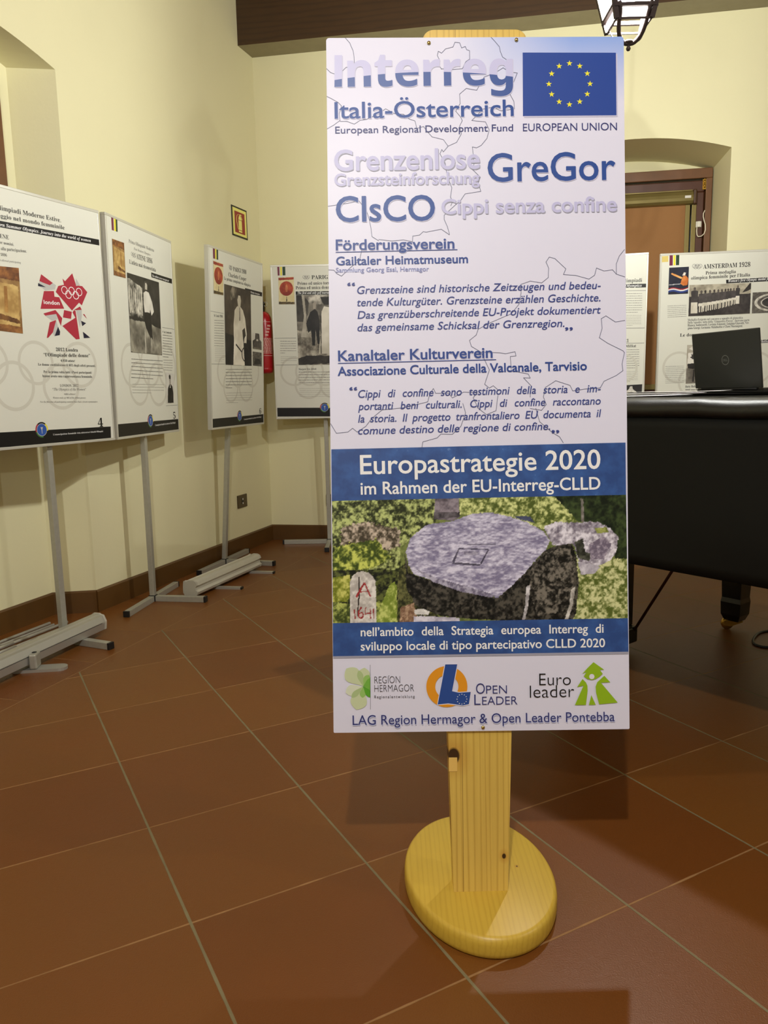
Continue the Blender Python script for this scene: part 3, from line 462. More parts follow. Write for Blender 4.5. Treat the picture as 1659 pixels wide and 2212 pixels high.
('clover_logo', 'P', 'leaf5', [(60.7, 93.9), (62.2, 93.3), (63.7, 92.4), (65.2, 91.5), (66.7, 90.5), (68.2, 89.5), (69.8, 88.6), (71.3, 87.8), (72.8, 87.2), (74.4, 86.8), (75.3, 86.8), (75.3, 87.2), (75.3, 88.0), (75.3, 89.3), (75.3, 91.5), (75.3, 91.5), (75.4, 94.0), (75.4, 95.7), (75.4, 96.9), (75.4, 97.6), (75.4, 97.9), (74.1, 97.9), (72.5, 97.6), (70.8, 97.2), (69.1, 96.6), (67.4, 95.9), (65.7, 95.3), (64.0, 94.7), (62.3, 94.2), (60.7, 93.9)]),
('clover_logo', 'P', 'leaf6', [(60.7, 93.9), (61.5, 91.9), (62.2, 89.8), (62.8, 87.7), (63.3, 85.5), (63.9, 83.2), (64.5, 81.1), (65.2, 79.0), (66.1, 77.1), (67.2, 75.3), (68.7, 73.9), (70.5, 72.7), (72.7, 71.8), (75.1, 71.4), (75.1, 71.6), (75.1, 71.6), (75.1, 74.9), (75.1, 77.7), (75.2, 80.0), (75.2, 82.0), (75.2, 83.7), (75.2, 85.2), (74.3, 86.5), (72.4, 87.6), (70.4, 88.6), (68.4, 89.6), (66.3, 90.6), (64.3, 91.6), (62.4, 92.7), (60.7, 93.9)]),
('clover_logo', 'L', 'dark', 0.6, [(75.7, 137.4), (75.1, 47.2)]),
('clover_logo', 'T', 'dark', 'REGION', 'R-16', 83.8, 99.5, 135.9, 99.9, 13.5, 0),
('clover_logo', 'P', 'dark', [(112.6, 115.4), (114.0, 115.4), (114.0, 114.0), (112.6, 114.0)]),
('clover_logo', 'T', 'dark', 'HERMAGOR', 'R-16', 83.6, 82.3, 163.9, 82.7, 13.6, 0),
('clover_logo', 'T', 'dark', 'Regionalentwicklung', 'R6s', 83.4, 69.6, 164.9, 69.6, 5.6, 0),
('ring_logo', 'D', 'orange', 230.4, 91.3, 41.7, 23.5),
('ring_logo', 'P', 'boardwhite', [(226.4, 137.8), (253.6, 137.8), (242.8, 83.5), (255.3, 80.1), (280.6, 81.5), (276.3, 53.6), (262.5, 51.2), (246.6, 53.6), (232.8, 55.6), (210.1, 54.0)]),
('ring_logo', 'P', 'blue', [(227.7, 136.4), (252.0, 136.4), (241.0, 81.9), (254.9, 78.6), (278.8, 80.0), (274.9, 55.2), (262.5, 52.6), (246.7, 55.2), (232.8, 57.2), (211.5, 55.2)]),
('ring_logo', 'D', 'white', 260.8, 75.6, 0.9, 0.0),
('ring_logo', 'D', 'white', 265.8, 74.2, 0.9, 0.0),
('ring_logo', 'D', 'white', 269.4, 70.6, 0.9, 0.0),
('ring_logo', 'D', 'white', 270.7, 65.6, 0.9, 0.0),
('ring_logo', 'D', 'white', 269.3, 60.6, 0.9, 0.0),
('ring_logo', 'D', 'white', 265.6, 56.9, 0.9, 0.0),
('ring_logo', 'D', 'white', 260.6, 55.6, 0.9, 0.0),
('ring_logo', 'D', 'white', 255.6, 56.9, 0.9, 0.0),
('ring_logo', 'D', 'white', 252.0, 60.6, 0.9, 0.0),
('ring_logo', 'D', 'white', 250.8, 65.6, 0.9, 0.0),
('ring_logo', 'D', 'white', 252.2, 70.6, 0.9, 0.0),
('ring_logo', 'D', 'white', 255.8, 74.2, 0.9, 0.0),
('ring_logo', 'T', 'navy', 'O', 'R-6', 289.5, 76.0, 307.4, 76.0, 20.9, 0),
('ring_logo', 'T', 'navy', 'PEN', 'R-6', 309.9, 76.0, 352.3, 76.0, 16.3, 0),
('ring_logo', 'T', 'navy', 'L', 'R-6', 285.8, 53.4, 298.4, 53.4, 21.0, 0),
('ring_logo', 'T', 'navy', 'EADER', 'R-6', 301.7, 53.4, 373.4, 53.4, 16.4, 0),
('tree_logo', 'T', 'black', 'Euro', 'R-10', 418.1, 91.5, 482.2, 91.5, 23.6, 0),
('tree_logo', 'T', 'black', 'leader', 'R-10', 398.8, 66.6, 488.9, 67.0, 24.3, 0),
('tree_logo', 'P', 'green', [(528.7, 137.4), (550.1, 121.9), (541.7, 121.5), (547.2, 113.5), (540.0, 107.1), (532.4, 102.7), (525.0, 101.1), (516.1, 103.1), (508.6, 108.7), (514.2, 117.9), (505.8, 113.9), (516.3, 125.5)]),
('tree_logo', 'P', 'green', [(506.1, 103.5), (513.0, 96.5), (516.0, 89.5), (516.3, 79.6), (512.6, 50.6), (490.1, 50.6), (508.0, 89.9), (495.0, 87.2)]),
('tree_logo', 'P', 'green', [(550.4, 109.5), (562.4, 96.1), (543.5, 95.5), (577.3, 54.6), (539.5, 51.6), (533.3, 75.6), (532.6, 87.6), (535.9, 96.5)]),
('tree_logo', 'P', 'green', [(523.7, 70.6), (532.5, 50.6), (518.6, 50.6)]),
('tree_logo', 'D', 'boardwhite', 525.1, 108.1, 5.4, 0.0),
('lettering', 'T', 'blueshadow', 'LAG Region Hermagor & Open Leader Pontebba', 'R2', 39.6, 13.9, 571.5, 15.1, 19.4, 0),
('lettering', 'T', 'navy', 'LAG Region Hermagor & Open Leader Pontebba', 'R2', 38.8, 15.9, 570.8, 17.0, 19.4, 0)]
SHEET4=[
('printed_text', 'D', 'ringgrey', 70.4, 332.2, 91.4, 78.6),
('printed_text', 'D', 'ringgrey', 294.0, 337.1, 88.6, 76.2),
('printed_text', 'D', 'ringgrey', 523.9, 334.3, 97.6, 83.9),
('printed_text', 'D', 'ringgrey', 179.1, 246.2, 97.9, 84.2),
('printed_text', 'D', 'ringgrey', 413.3, 243.7, 96.8, 83.2),
('printed_text', 'T', 'black', 'Olimpiadi Moderne Estive.', 'SB', 165.9, 904.2, 482.7, 912.3, 17.3, 0),
('printed_text', 'T', 'black', 'Viaggio nel mondo femminile', 'SB', 146.6, 875.1, 499.4, 886.5, 15.8, 0),
('printed_text', 'P', 'black', [(46.8, 861.8), (704.3, 877.3), (703.4, 852.5), (44.1, 838.1)]),
('printed_text', 'T', 'white', 'Modern Summer Olympics. Journey into the world of women', 'SX', 137.3, 843.9, 641.7, 858.7, 12.4, 0),
('printed_text', 'T', 'black', 'ATENE', 'SR', 148.4, 801.2, 216.4, 801.9, 15.4, 0),
('printed_text', 'T', 'black', 'per uomini.', 'SR', 165.1, 780.1, 237.1, 781.3, 11.0, 0),
('printed_text', 'T', 'black', 'alla partecipazione.', 'SR', 175.9, 757.3, 295.5, 764.8, 11.6, 0),
('printed_text', 'T', 'black', '1896', 'SR', 171.9, 735.4, 200.0, 736.6, 10.1, 0),
('printed_text', 'T', 'grey', 'women allowed participating', 'SI', 140.1, 715.1, 262.5, 718.7, 7.4, 0),
('printed_text', 'P', 'red', [(356.9, 690.1), (413.0, 662.3), (396.4, 651.5), (359.1, 658.6), (345.2, 662.4)]),
('printed_text', 'P', 'softgrey', [(345.2, 662.4), (359.1, 658.6), (396.4, 651.5), (413.0, 662.3), (428.6, 655.0), (422.0, 637.2), (370.8, 627.4), (356.6, 636.3), (336.7, 642.1)]),
('printed_text', 'P', 'ink', [(338.0, 653.9), (376.1, 641.3), (336.6, 641.5)]),
('printed_text', 'P', 'red', [(364.1, 625.2), (415.4, 630.5), (415.7, 608.0), (440.5, 608.0), (462.5, 563.7), (338.9, 552.8)]),
('printed_text', 'P', 'red', [(521.5, 713.8), (538.0, 666.4), (571.7, 666.9), (598.4, 644.6), (561.0, 586.0), (546.4, 595.7), (503.9, 559.4), (424.9, 628.2), (440.2, 653.3), (471.3, 661.5), (466.0, 686.4), (478.6, 676.6)]),
('printed_text', 'P', 'softgrey', [(539.1, 695.9), (560.0, 668.8), (536.9, 663.8)]),
('printed_text', 'P', 'red', [(351.3, 535.7), (415.0, 554.6), (447.4, 524.2), (437.1, 491.4), (417.2, 538.7), (360.0, 527.7)]),
('printed_text', 'P', 'softgrey', [(360.0, 527.7), (417.2, 538.7), (420.9, 517.7), (392.6, 509.7), (374.5, 520.4)]),
('printed_text', 'P', 'red', [(412.6, 514.1), (380.3, 502.8), (357.9, 438.9), (365.8, 440.2), (404.4, 474.1), (412.3, 492.8)]),
('printed_text', 'P', 'softgrey', [(414.6, 514.3), (421.6, 487.4), (399.6, 448.0), (391.3, 461.2)]),
('printed_text', 'P', 'ink', [(421.6, 488.0), (430.2, 468.0), (426.7, 454.0), (399.7, 448.9)]),
('printed_text', 'P', 'red', [(461.1, 558.3), (502.2, 554.6), (494.9, 524.6), (451.8, 527.6)]),
('printed_text', 'P', 'red', [(514.5, 561.8), (523.4, 559.4), (534.2, 443.4), (514.2, 440.8), (445.2, 492.5), (519.5, 531.0), (506.1, 552.4)]),
('printed_text', 'P', 'red', [(549.9, 580.3), (559.0, 567.0), (512.4, 561.6)]),
('printed_text', 'P', 'softgrey', [(527.1, 562.8), (558.9, 565.4), (556.2, 540.0), (540.5, 491.7)]),
('printed_text', 'P', 'red', [(571.4, 550.6), (585.2, 531.1), (563.4, 548.4)]),
('printed_text', 'P', 'ink', [(549.9, 520.7), (577.6, 512.4), (554.8, 498.3)]),
('printed_text', 'P', 'ink', [(555.8, 475.2), (595.1, 451.9), (558.0, 447.8)]),
('printed_text', 'T', 'white', 'london', 'R30', 358.6, 574.3, 439.1, 576.9, 15.1, 0),
('printed_text', 'D', 'white', 471.8, 639.4, 16.7, 13.7),
('printed_text', 'D', 'white', 510.4, 640.3, 16.9, 13.9),
('printed_text', 'D', 'white', 551.1, 640.4, 17.1, 14.0),
('printed_text', 'D', 'white', 491.5, 623.9, 16.9, 13.9),
('printed_text', 'D', 'white', 531.5, 624.8, 17.0, 13.9),
('printed_text', 'T', 'black', '2012 Londra', 'SB', 400.2, 388.0, 518.4, 389.6, 13.6, 0),
('printed_text', 'T', 'black', '“l’Olimpiade delle donne”', 'SB', 333.8, 364.5, 585.5, 368.2, 14.0, 0),
('printed_text', 'T', 'black', '4.850 atlete!', 'SB', 420.2, 345.5, 497.0, 345.8, 8.8, 0),
('printed_text', 'T', 'black', 'Le donne costituiscono il 46% degli atleti presenti.', 'SR', 302.2, 327.1, 613.4, 327.0, 9.7, 0),
('printed_text', 'T', 'black', 'Per la prima volta tutti i Paesi partecipanti', 'SR', 326.6, 298.0, 586.9, 297.6, 9.8, 0),
('printed_text', 'T', 'black', 'hanno avuto una rappresentanza femminile.', 'SR', 319.8, 281.3, 590.8, 279.8, 9.8, 0),
('printed_text', 'T', 'grey', 'LONDON, 2012', 'SR', 405.1, 241.6, 505.6, 241.0, 10.6, 0),
('printed_text', 'T', 'grey', '“The Olympics of the Women”', 'SI', 364.0, 226.7, 546.7, 225.0, 10.5, 0),
('printed_text', 'T', 'grey', '4,850 athletes!', 'SI', 423.6, 208.0, 485.2, 207.1, 6.9, 0),
('printed_text', 'T', 'grey', 'Women make up 46% of the athletes present.', 'SI', 364.3, 194.0, 543.1, 190.7, 6.8, 0),
('printed_text', 'T', 'grey', 'For the first time all participating countries have had a female representative.', 'SI', 295.4, 178.6, 610.8, 172.3, 6.7, 0),
('printed_text', 'P', 'black', [(-31.5, 70.9), (677.0, 62.9), (673.4, 0.6), (-38.0, 14.8)]),
('printed_text', 'T', 'black', '4', 'SX', 601.0, 64.8, 631.9, 64.2, 37.5, 0),
('E', 292.5, 68.9, 31.7),
('printed_text', 'T', 'white', 'L’emancipazione femminile vista attraverso i Giochi Olimpici', 'SR', 347.6, 42.8, 628.1, 41.0, 6.9, 0)]
PICS4=[('picture', [(57.2, 691.8), (249.0, 700.3), (241.1, 449.9), (30.5, 459.4)], 'old')]
SHEET5=[
('printed_text', 'D', 'ringgrey', 175.3, 342.0, 104.3, 89.7),
('printed_text', 'D', 'ringgrey', 381.5, 347.2, 109.8, 94.4),
('printed_text', 'D', 'ringgrey', 577.3, 346.2, 114.9, 98.8),
('printed_text', 'D', 'ringgrey', 246.1, 256.6, 107.2, 92.2),
('printed_text', 'D', 'ringgrey', 459.7, 254.4, 112.9, 97.1),
('printed_text', 'P', 'maroon', [(56.6, 996.9), (76.1, 997.5), (75.4, 934.3), (55.8, 934.0)]),
('printed_text', 'P', 'yellow', [(81.3, 997.6), (96.9, 998.3), (94.3, 935.3), (79.7, 935.0)]),
('printed_text', 'P', 'stripegreen', [(96.9, 998.3), (113.7, 998.8), (110.1, 935.3), (94.3, 935.3)]),
('printed_text', 'T', 'grey', 'Prima Olimpiade Moderna', 'SR', 215.5, 907.8, 486.4, 909.9, 15.3, 0),
('printed_text', 'T', 'grey', 'First Modern Olympics', 'SI', 262.7, 883.4, 441.3, 883.6, 11.5, 0),
('printed_text', 'D', 'dark', 241.6, 860.9, 8.8, 7.6),
('printed_text', 'D', 'dark', 249.7, 856.1, 8.9, 7.7),
('printed_text', 'D', 'dark', 258.9, 860.9, 8.9, 7.7),
('printed_text', 'D', 'dark', 267.0, 856.1, 8.9, 7.7),
('printed_text', 'D', 'dark', 276.2, 861.0, 8.9, 7.7),
('printed_text', 'T', 'black', 'ATENE 1896', 'SR', 288.5, 846.2, 460.4, 849.2, 23.2, 0),
('printed_text', 'T', 'black', 'L’atleta mai riconosciuta', 'SR', 209.8, 812.7, 495.4, 814.7, 18.6, 0),
('printed_text', 'P', 'black', [(441.4, 804.7), (690.4, 805.3), (690.8, 780.8), (441.3, 781.0)]),
('printed_text', 'T', 'white', 'The athlete never recognized', 'SX', 450.8, 786.0, 651.4, 786.2, 10.0, 0),
('printed_text', 'L', 'dark', 1.6, [(542.5, 544.5), (695.9, 544.7)]),
('printed_text', 'T', 'black', 'P. de Coubertin', 'SR', 542.3, 516.6, 652.4, 518.9, 10.4, 0),
('printed_text', 'G', 'grey', 6.2, [(542.3, 504.0, 661.2, 505.3), (540.9, 490.3, 659.8, 491.3), (539.4, 476.7, 658.3, 477.2), (538.0, 463.0, 656.9, 463.1), (536.5, 449.3, 655.5, 449.0), (535.0, 435.5, 654.0, 434.9), (533.6, 421.8, 652.6, 420.8), (532.1, 408.1, 651.1, 406.7), (530.6, 394.3, 601.3, 393.2)]),
('printed_text', 'G', 'grey2', 5.7, [(538.5, 377.2, 651.2, 378.4), (537.2, 364.5, 649.8, 365.4), (535.8, 351.9, 648.5, 352.3), (534.5, 339.2, 647.2, 339.3), (533.1, 326.5, 640.1, 326.3)]),
('printed_text', 'G', 'black', 6.2, [(177.5, 369.7, 528.2, 371.3), (175.4, 352.4, 526.2, 352.5), (173.3, 335.2, 524.2, 333.6), (171.3, 317.9, 522.2, 314.8), (169.2, 300.6, 520.2, 295.9), (167.2, 283.2, 406.3, 278.9)]),
('printed_text', 'G', 'grey2', 4.0, [(176.3, 252.1, 529.3, 251.1), (174.7, 238.9, 527.8, 236.6), (173.2, 225.6, 526.3, 222.1), (171.6, 212.2, 376.0, 209.5)]),
('printed_text', 'L', 'dark', 1.6, [(541.9, 143.0), (696.1, 143.0)]),
('printed_text', 'P', 'black', [(9.4, 70.9), (696.3, 67.8), (703.6, 2.3), (8.1, 6.8)]),
('printed_text', 'T', 'black', '5', 'SR', 627.3, 71.2, 657.1, 71.3, 34.4, 0),
('E', 350.8, 72.0, 32.9),
('printed_text', 'T', 'white', 'L’emancipazione femminile vista attraverso i Giochi Olimpici', 'SR', 400.4, 43.6, 653.0, 45.4, 9.4, 0)]
PICS5=[('picture', [(52.0, 895.8), (164.5, 897.2), (162.9, 739.5), (49.9, 738.6)], 'old'), ('photograph', [(178.5, 767.6), (523.2, 766.9), (521.8, 402.1), (178.0, 403.0)], 'athlete'), ('portrait', [(560.1, 316.5), (658.8, 309.1), (646.2, 155.8), (544.7, 156.7)], 'man')]
SHEET6=[
('printed_text', 'D', 'ringgrey', 169.1, 325.5, 93.9, 80.8),
('printed_text', 'D', 'ringgrey', 334.5, 329.4, 97.0, 83.4),
('printed_text', 'D', 'ringgrey', 530.9, 334.0, 100.5, 86.4),
('printed_text', 'D', 'ringgrey', 241.4, 242.2, 95.8, 82.4),
('printed_text', 'D', 'ringgrey', 444.1, 246.3, 99.5, 85.6),
('printed_text', 'P', 'maroon', [(52.2, 998.1), (76.6, 998.1), (77.1, 934.9), (54.7, 934.9)]),
('printed_text', 'P', 'yellow', [(77.7, 998.3), (92.6, 998.3), (93.1, 934.8), (79.2, 935.2)]),
('printed_text', 'P', 'stripegreen', [(94.8, 998.2), (113.1, 998.2), (112.6, 935.2), (94.2, 935.0)]),
('printed_text', 'D', 'dark', 251.4, 916.7, 10.2, 8.8),
('printed_text', 'D', 'dark', 257.0, 911.0, 10.2, 8.8),
('printed_text', 'D', 'dark', 263.0, 916.5, 10.2, 8.8),
('printed_text', 'D', 'dark', 268.5, 910.8, 10.2, 8.8),
('printed_text', 'D', 'dark', 274.5, 916.3, 10.3, 8.9),
('printed_text', 'T', 'black', 'PARIGI 1900', 'SB', 294.9, 900.7, 467.1, 905.0, 23.7, 0),
('printed_text', 'T', 'black', 'Charlotte Cooper', 'SR', 233.3, 862.4, 465.8, 864.4, 22.5, 0),
('printed_text', 'T', 'black', 'La prima campionessa olimpica', 'SR', 175.8, 837.9, 523.4, 838.1, 17.2, 0),
('printed_text', 'P', 'black', [(445.8, 822.6), (690.1, 823.8), (692.3, 798.9), (447.3, 794.0)]),
('printed_text', 'T', 'white', 'The first Olympic champion', 'SX', 458.9, 803.8, 654.2, 802.6, 10.8, 0),
('printed_text', 'L', 'dark', 1.6, [(2.1, 650.4), (165.0, 650.0)]),
('printed_text', 'L', 'dark', 1.6, [(5.3, 364.6), (168.5, 368.3)]),
('printed_text', 'T', 'black', 'St. Louis 1904', 'SR', 50.8, 624.0, 154.0, 626.7, 13.0, 0),
('printed_text', 'G', 'grey', 5.2, [(53.1, 602.8, 166.7, 608.8), (52.6, 589.0, 166.2, 594.7), (52.0, 575.2, 165.6, 580.6), (51.4, 561.4, 165.0, 566.5), (50.8, 547.6, 164.5, 552.3), (50.2, 533.8, 163.9, 538.2), (49.6, 519.9, 163.3, 524.0), (49.0, 506.1, 162.8, 509.9), (48.4, 492.2, 162.2, 495.7), (47.8, 478.4, 161.7, 481.5), (47.2, 464.5, 161.1, 467.3)]),
('printed_text', 'G', 'grey2', 3.5, [(54.2, 452.3, 165.2, 456.3), (53.8, 442.1, 164.8, 445.9), (53.4, 432.0, 164.4, 435.5), (52.9, 421.9, 163.9, 425.2), (52.5, 411.7, 163.5, 414.8), (52.0, 401.6, 163.1, 404.4), (51.6, 391.4, 162.7, 394.0), (51.2, 381.3, 139.7, 383.2)]),
('printed_text', 'G', 'black', 6.0, [(178.7, 337.3, 527.3, 344.6), (178.0, 319.6, 526.7, 325.7), (177.4, 302.0, 526.2, 306.9), (176.7, 284.4, 525.6, 288.0), (176.0, 266.7, 525.1, 269.1), (175.3, 249.0, 524.6, 250.1), (174.6, 231.3, 257.6, 231.2)]),
('printed_text', 'G', 'grey2', 4.1, [(179.2, 202.3, 527.1, 201.7), (178.7, 188.4, 526.7, 186.9), (178.1, 174.5, 526.3, 172.1), (177.6, 160.7, 525.8, 157.2), (177.1, 146.8, 328.0, 144.8)]),
('printed_text', 'P', 'black', [(7.0, 61.6), (695.6, 63.9), (697.0, 4.9), (8.9, 5.8)]),
('printed_text', 'T', 'black', '6', 'SR', 628.7, 68.0, 656.4, 67.9, 33.6, 0),
('E', 350.1, 64.8, 33.0),
('printed_text', 'T', 'white', 'L’emancipazione femminile vista attraverso i Giochi Olimpici', 'SR', 405.7, 38.1, 658.6, 43.8, 9.0, 0)]
PICS6=[('picture', [(53.2, 923.0), (168.0, 921.5), (164.5, 750.4), (51.9, 748.0)], 'poster'), ('photograph', [(177.1, 814.4), (521.5, 814.7), (522.6, 365.6), (177.5, 364.9)], 'tennis'), ('small_photograph', [(542.8, 568.1), (670.1, 568.1), (671.8, 468.3), (542.7, 471.1)], 'tower'), ('small_photograph', [(540.9, 454.3), (671.4, 451.8), (672.1, 366.0), (541.1, 369.0)], 'crowd')]
SHEET7=[
('printed_text', 'D', 'ringgrey', 133.4, 314.0, 96.4, 82.9),
('printed_text', 'D', 'ringgrey', 234.6, 312.0, 96.5, 83.0),
('printed_text', 'D', 'ringgrey', 339.0, 310.1, 96.3, 82.8),
('printed_text', 'D', 'ringgrey', 225.5, 224.4, 93.9, 80.8),
('printed_text', 'D', 'ringgrey', 391.7, 224.2, 93.9, 80.8),
('printed_text', 'P', 'maroon', [(47.0, 996.2), (60.2, 996.6), (60.1, 933.3), (48.0, 932.9)]),
('printed_text', 'P', 'yellow', [(66.2, 996.5), (76.5, 996.9), (75.7, 933.6), (66.1, 933.2)]),
('printed_text', 'P', 'stripegreen', [(80.7, 996.8), (98.7, 997.0), (98.6, 933.7), (80.0, 933.5)]),
('printed_text', 'D', 'dark', 219.3, 921.0, 9.9, 8.5),
('printed_text', 'D', 'dark', 226.3, 915.4, 9.9, 8.5),
('printed_text', 'D', 'dark', 233.7, 920.8, 9.8, 8.4),
('printed_text', 'D', 'dark', 240.8, 915.2, 9.9, 8.5),
('printed_text', 'D', 'dark', 248.2, 920.5, 9.9, 8.5),
('printed_text', 'T', 'black', 'PARIGI 1900', 'SB', 268.2, 906.1, 478.1, 905.7, 24.5, 0),
('printed_text', 'T', 'black', 'Primo ed unico torneo di golf', 'SB', 174.1, 871.1, 489.2, 871.7, 19.9, 0),
('printed_text', 'T', 'black', 'Prima ed unica donna a vincere', 'SB', 162.2, 843.9, 500.5, 843.4, 19.8, 0),
('printed_text', 'P', 'black', [(161.7, 830.4), (608.9, 825.6), (608.4, 805.1), (161.5, 808.7)]),
('printed_text', 'T', 'white', 'The first and only golf tournament', 'SX', 174.4, 813.8, 415.0, 812.2, 14.6, 0),
('printed_text', 'L', 'dark', 2, [(-1.8, 532.1), (153.7, 530.9)]),
('printed_text', 'L', 'dark', 2, [(0.8, 358.1), (152.2, 357.1)]),
('printed_text', 'G', 'grey', 6.0, [(47.4, 510.9, 152.9, 508.9), (46.7, 495.7, 152.3, 493.7), (46.1, 480.5, 151.7, 478.5), (45.5, 465.3, 151.2, 463.3), (44.9, 450.1, 150.6, 448.1), (44.3, 434.9, 76.0, 434.3)]),
('printed_text', 'G', 'grey2', 4.4, [(47.0, 410.8, 152.2, 408.8), (46.5, 398.2, 151.8, 396.2), (46.0, 385.6, 151.3, 383.6), (45.5, 373.0, 66.6, 372.6)]),
('printed_text', 'T', 'black', 'Margaret Ives Abbott', 'SB', 162.6, 322.5, 281.0, 322.6, 12.1, 0),
('printed_text', 'G', 'black', 6.2, [(162.0, 307.4, 572.1, 301.6), (161.4, 290.0, 571.7, 284.2), (160.7, 272.6, 571.3, 266.8), (160.1, 255.2, 570.9, 249.4), (159.5, 237.8, 447.1, 233.7)]),
('printed_text', 'G', 'grey2', 3.9, [(163.1, 201.2, 569.5, 193.4), (162.6, 188.3, 569.2, 180.5), (162.1, 175.4, 568.9, 167.6), (161.7, 162.4, 568.6, 154.6), (161.2, 149.5, 405.4, 144.8)]),
('printed_text', 'P', 'black', [(2.1, 76.0), (591.3, 66.5), (589.9, 8.8), (0.9, 17.7)]),
('E', 328.5, 71.6, 31.8)]
PICS7=[('picture', [(51.7, 920.6), (151.9, 923.4), (152.0, 749.0), (48.5, 750.3)], 'poster'), ('photograph', [(162.7, 807.5), (572.1, 803.4), (567.2, 352.8), (163.2, 355.7)], 'couple')]
SHEET8=[
('printed_text', 'D', 'ringgrey', 126.0, 349.4, 92.8, 79.8),
('printed_text', 'D', 'ringgrey', 298.5, 345.5, 92.3, 79.4),
('printed_text', 'D', 'ringgrey', 559.8, 339.5, 91.6, 78.8),
('printed_text', 'D', 'ringgrey', 217.1, 264.8, 93.0, 80.0),
('printed_text', 'P', 'sticker', [(7.7, 984.6), (44.7, 986.0), (45.0, 952.8), (9.4, 951.8)]),
('printed_text', 'P', 'maroon', [(51.1, 988.7), (69.3, 988.9), (70.5, 931.4), (52.2, 931.1)]),
('printed_text', 'P', 'yellow', [(72.7, 989.2), (84.0, 989.3), (85.3, 931.7), (74.4, 931.7)]),
('printed_text', 'P', 'stripegreen', [(87.0, 989.1), (105.2, 989.3), (105.9, 931.9), (88.2, 932.1)]),
('printed_text', 'D', 'dark', 189.8, 923.5, 10.9, 9.4),
('printed_text', 'D', 'dark', 198.2, 917.2, 10.9, 9.4),
('printed_text', 'D', 'dark', 206.2, 922.8, 10.9, 9.4),
('printed_text', 'D', 'dark', 214.7, 916.5, 10.9, 9.4),
('printed_text', 'D', 'dark', 222.6, 922.2, 10.8, 9.3),
('printed_text', 'T', 'black', 'AMSTERDAM 1928', 'SB', 239.5, 905.6, 496.1, 908.0, 24.8, 0),
('printed_text', 'T', 'black', 'Prima medaglia', 'SB', 254.0, 873.4, 419.7, 875.2, 17.8, 0),
('printed_text', 'T', 'black', 'olimpica femminile per l’Italia', 'SB', 175.7, 847.6, 497.5, 853.9, 18.5, 0),
('printed_text', 'P', 'black', [(368.1, 839.7), (738.0, 847.5), (739.4, 825.4), (370.1, 819.3)]),
('printed_text', 'T', 'white', 'Women’s first Olympic medal for Italy', 'SX', 380.9, 825.4, 643.9, 831.6, 14.8, 0),
('printed_text', 'G', 'grey', 4.2, [(50.2, 702.8, 155.4, 704.5), (50.6, 692.2, 155.8, 694.0), (50.9, 681.7, 156.2, 683.5), (51.3, 671.1, 156.6, 673.0), (51.7, 660.6, 157.1, 662.5), (52.1, 650.0, 157.5, 652.0), (52.5, 639.4, 157.9, 641.4)]),
('printed_text', 'T', 'black', 'Medaglia d’argento nel concorso a squadre di ginnastica.', 'SR', 166.4, 615.1, 472.2, 619.1, 12.6, 0),
('printed_text', 'T', 'black', 'Della squadra, tutta della “Ginnastica Pavese”, facevano parte', 'SR', 167.0, 599.4, 507.0, 604.4, 12.6, 0),
('printed_text', 'T', 'black', 'Bianca Ambrosetti, Lavinia Gianoni, Luigina Giavotti, Vir-', 'SB', 167.7, 584.1, 506.3, 588.9, 12.7, 0),
('printed_text', 'T', 'black', 'ginia Giorgi, Germana Malabarba e Clara Marangoni.', 'SB', 168.3, 567.9, 472.1, 572.9, 12.7, 0),
('printed_text', 'T', 'black', 'Le donne', 'SB', 126.6, 526.4, 233.5, 527.9, 18.3, 0),
('printed_text', 'P', 'black', [(488.4, 492.4), (758.8, 500.9), (759.9, 482.9), (490.2, 475.7)]),
('printed_text', 'T', 'white', 'atletica', 'SX', 559.7, 480.3, 629.8, 482.4, 14.2, 0),
('printed_text', 'G', 'grey', 4.3, [(50.3, 355.3, 156.3, 356.1), (50.7, 344.7, 156.8, 345.5), (51.0, 334.0, 157.2, 334.9), (51.4, 323.3, 157.6, 324.3), (51.8, 312.7, 158.0, 313.6), (52.2, 302.0, 158.4, 303.0), (52.6, 291.3, 158.9, 292.4), (53.0, 280.6, 159.3, 281.7), (53.4, 269.9, 159.7, 271.1), (53.7, 259.2, 160.1, 260.4)]),
('printed_text', 'T', 'black', 'Betty Robinson', 'SB', 168.3, 231.0, 256.0, 232.9, 12.5, 0),
('printed_text', 'G', 'grey', 11.0, [(168.9, 216.4, 254.3, 214.8), (169.5, 200.8, 255.0, 199.2)])]
PICS8=[('picture', [(51.2, 919.2), (160.5, 920.7), (161.6, 770.3), (51.2, 769.2)], 'games'), ('photograph', [(167.6, 818.0), (505.6, 817.2), (507.3, 645.9), (168.3, 641.3)], 'team'), ('stadium_photograph', [(516.2, 763.4), (733.4, 766.8), (733.3, 648.5), (516.9, 646.6)], 'stadium'), ('small_photograph', [(168.5, 477.8), (272.7, 480.0), (277.4, 258.4), (168.9, 253.8)], 'runner')]
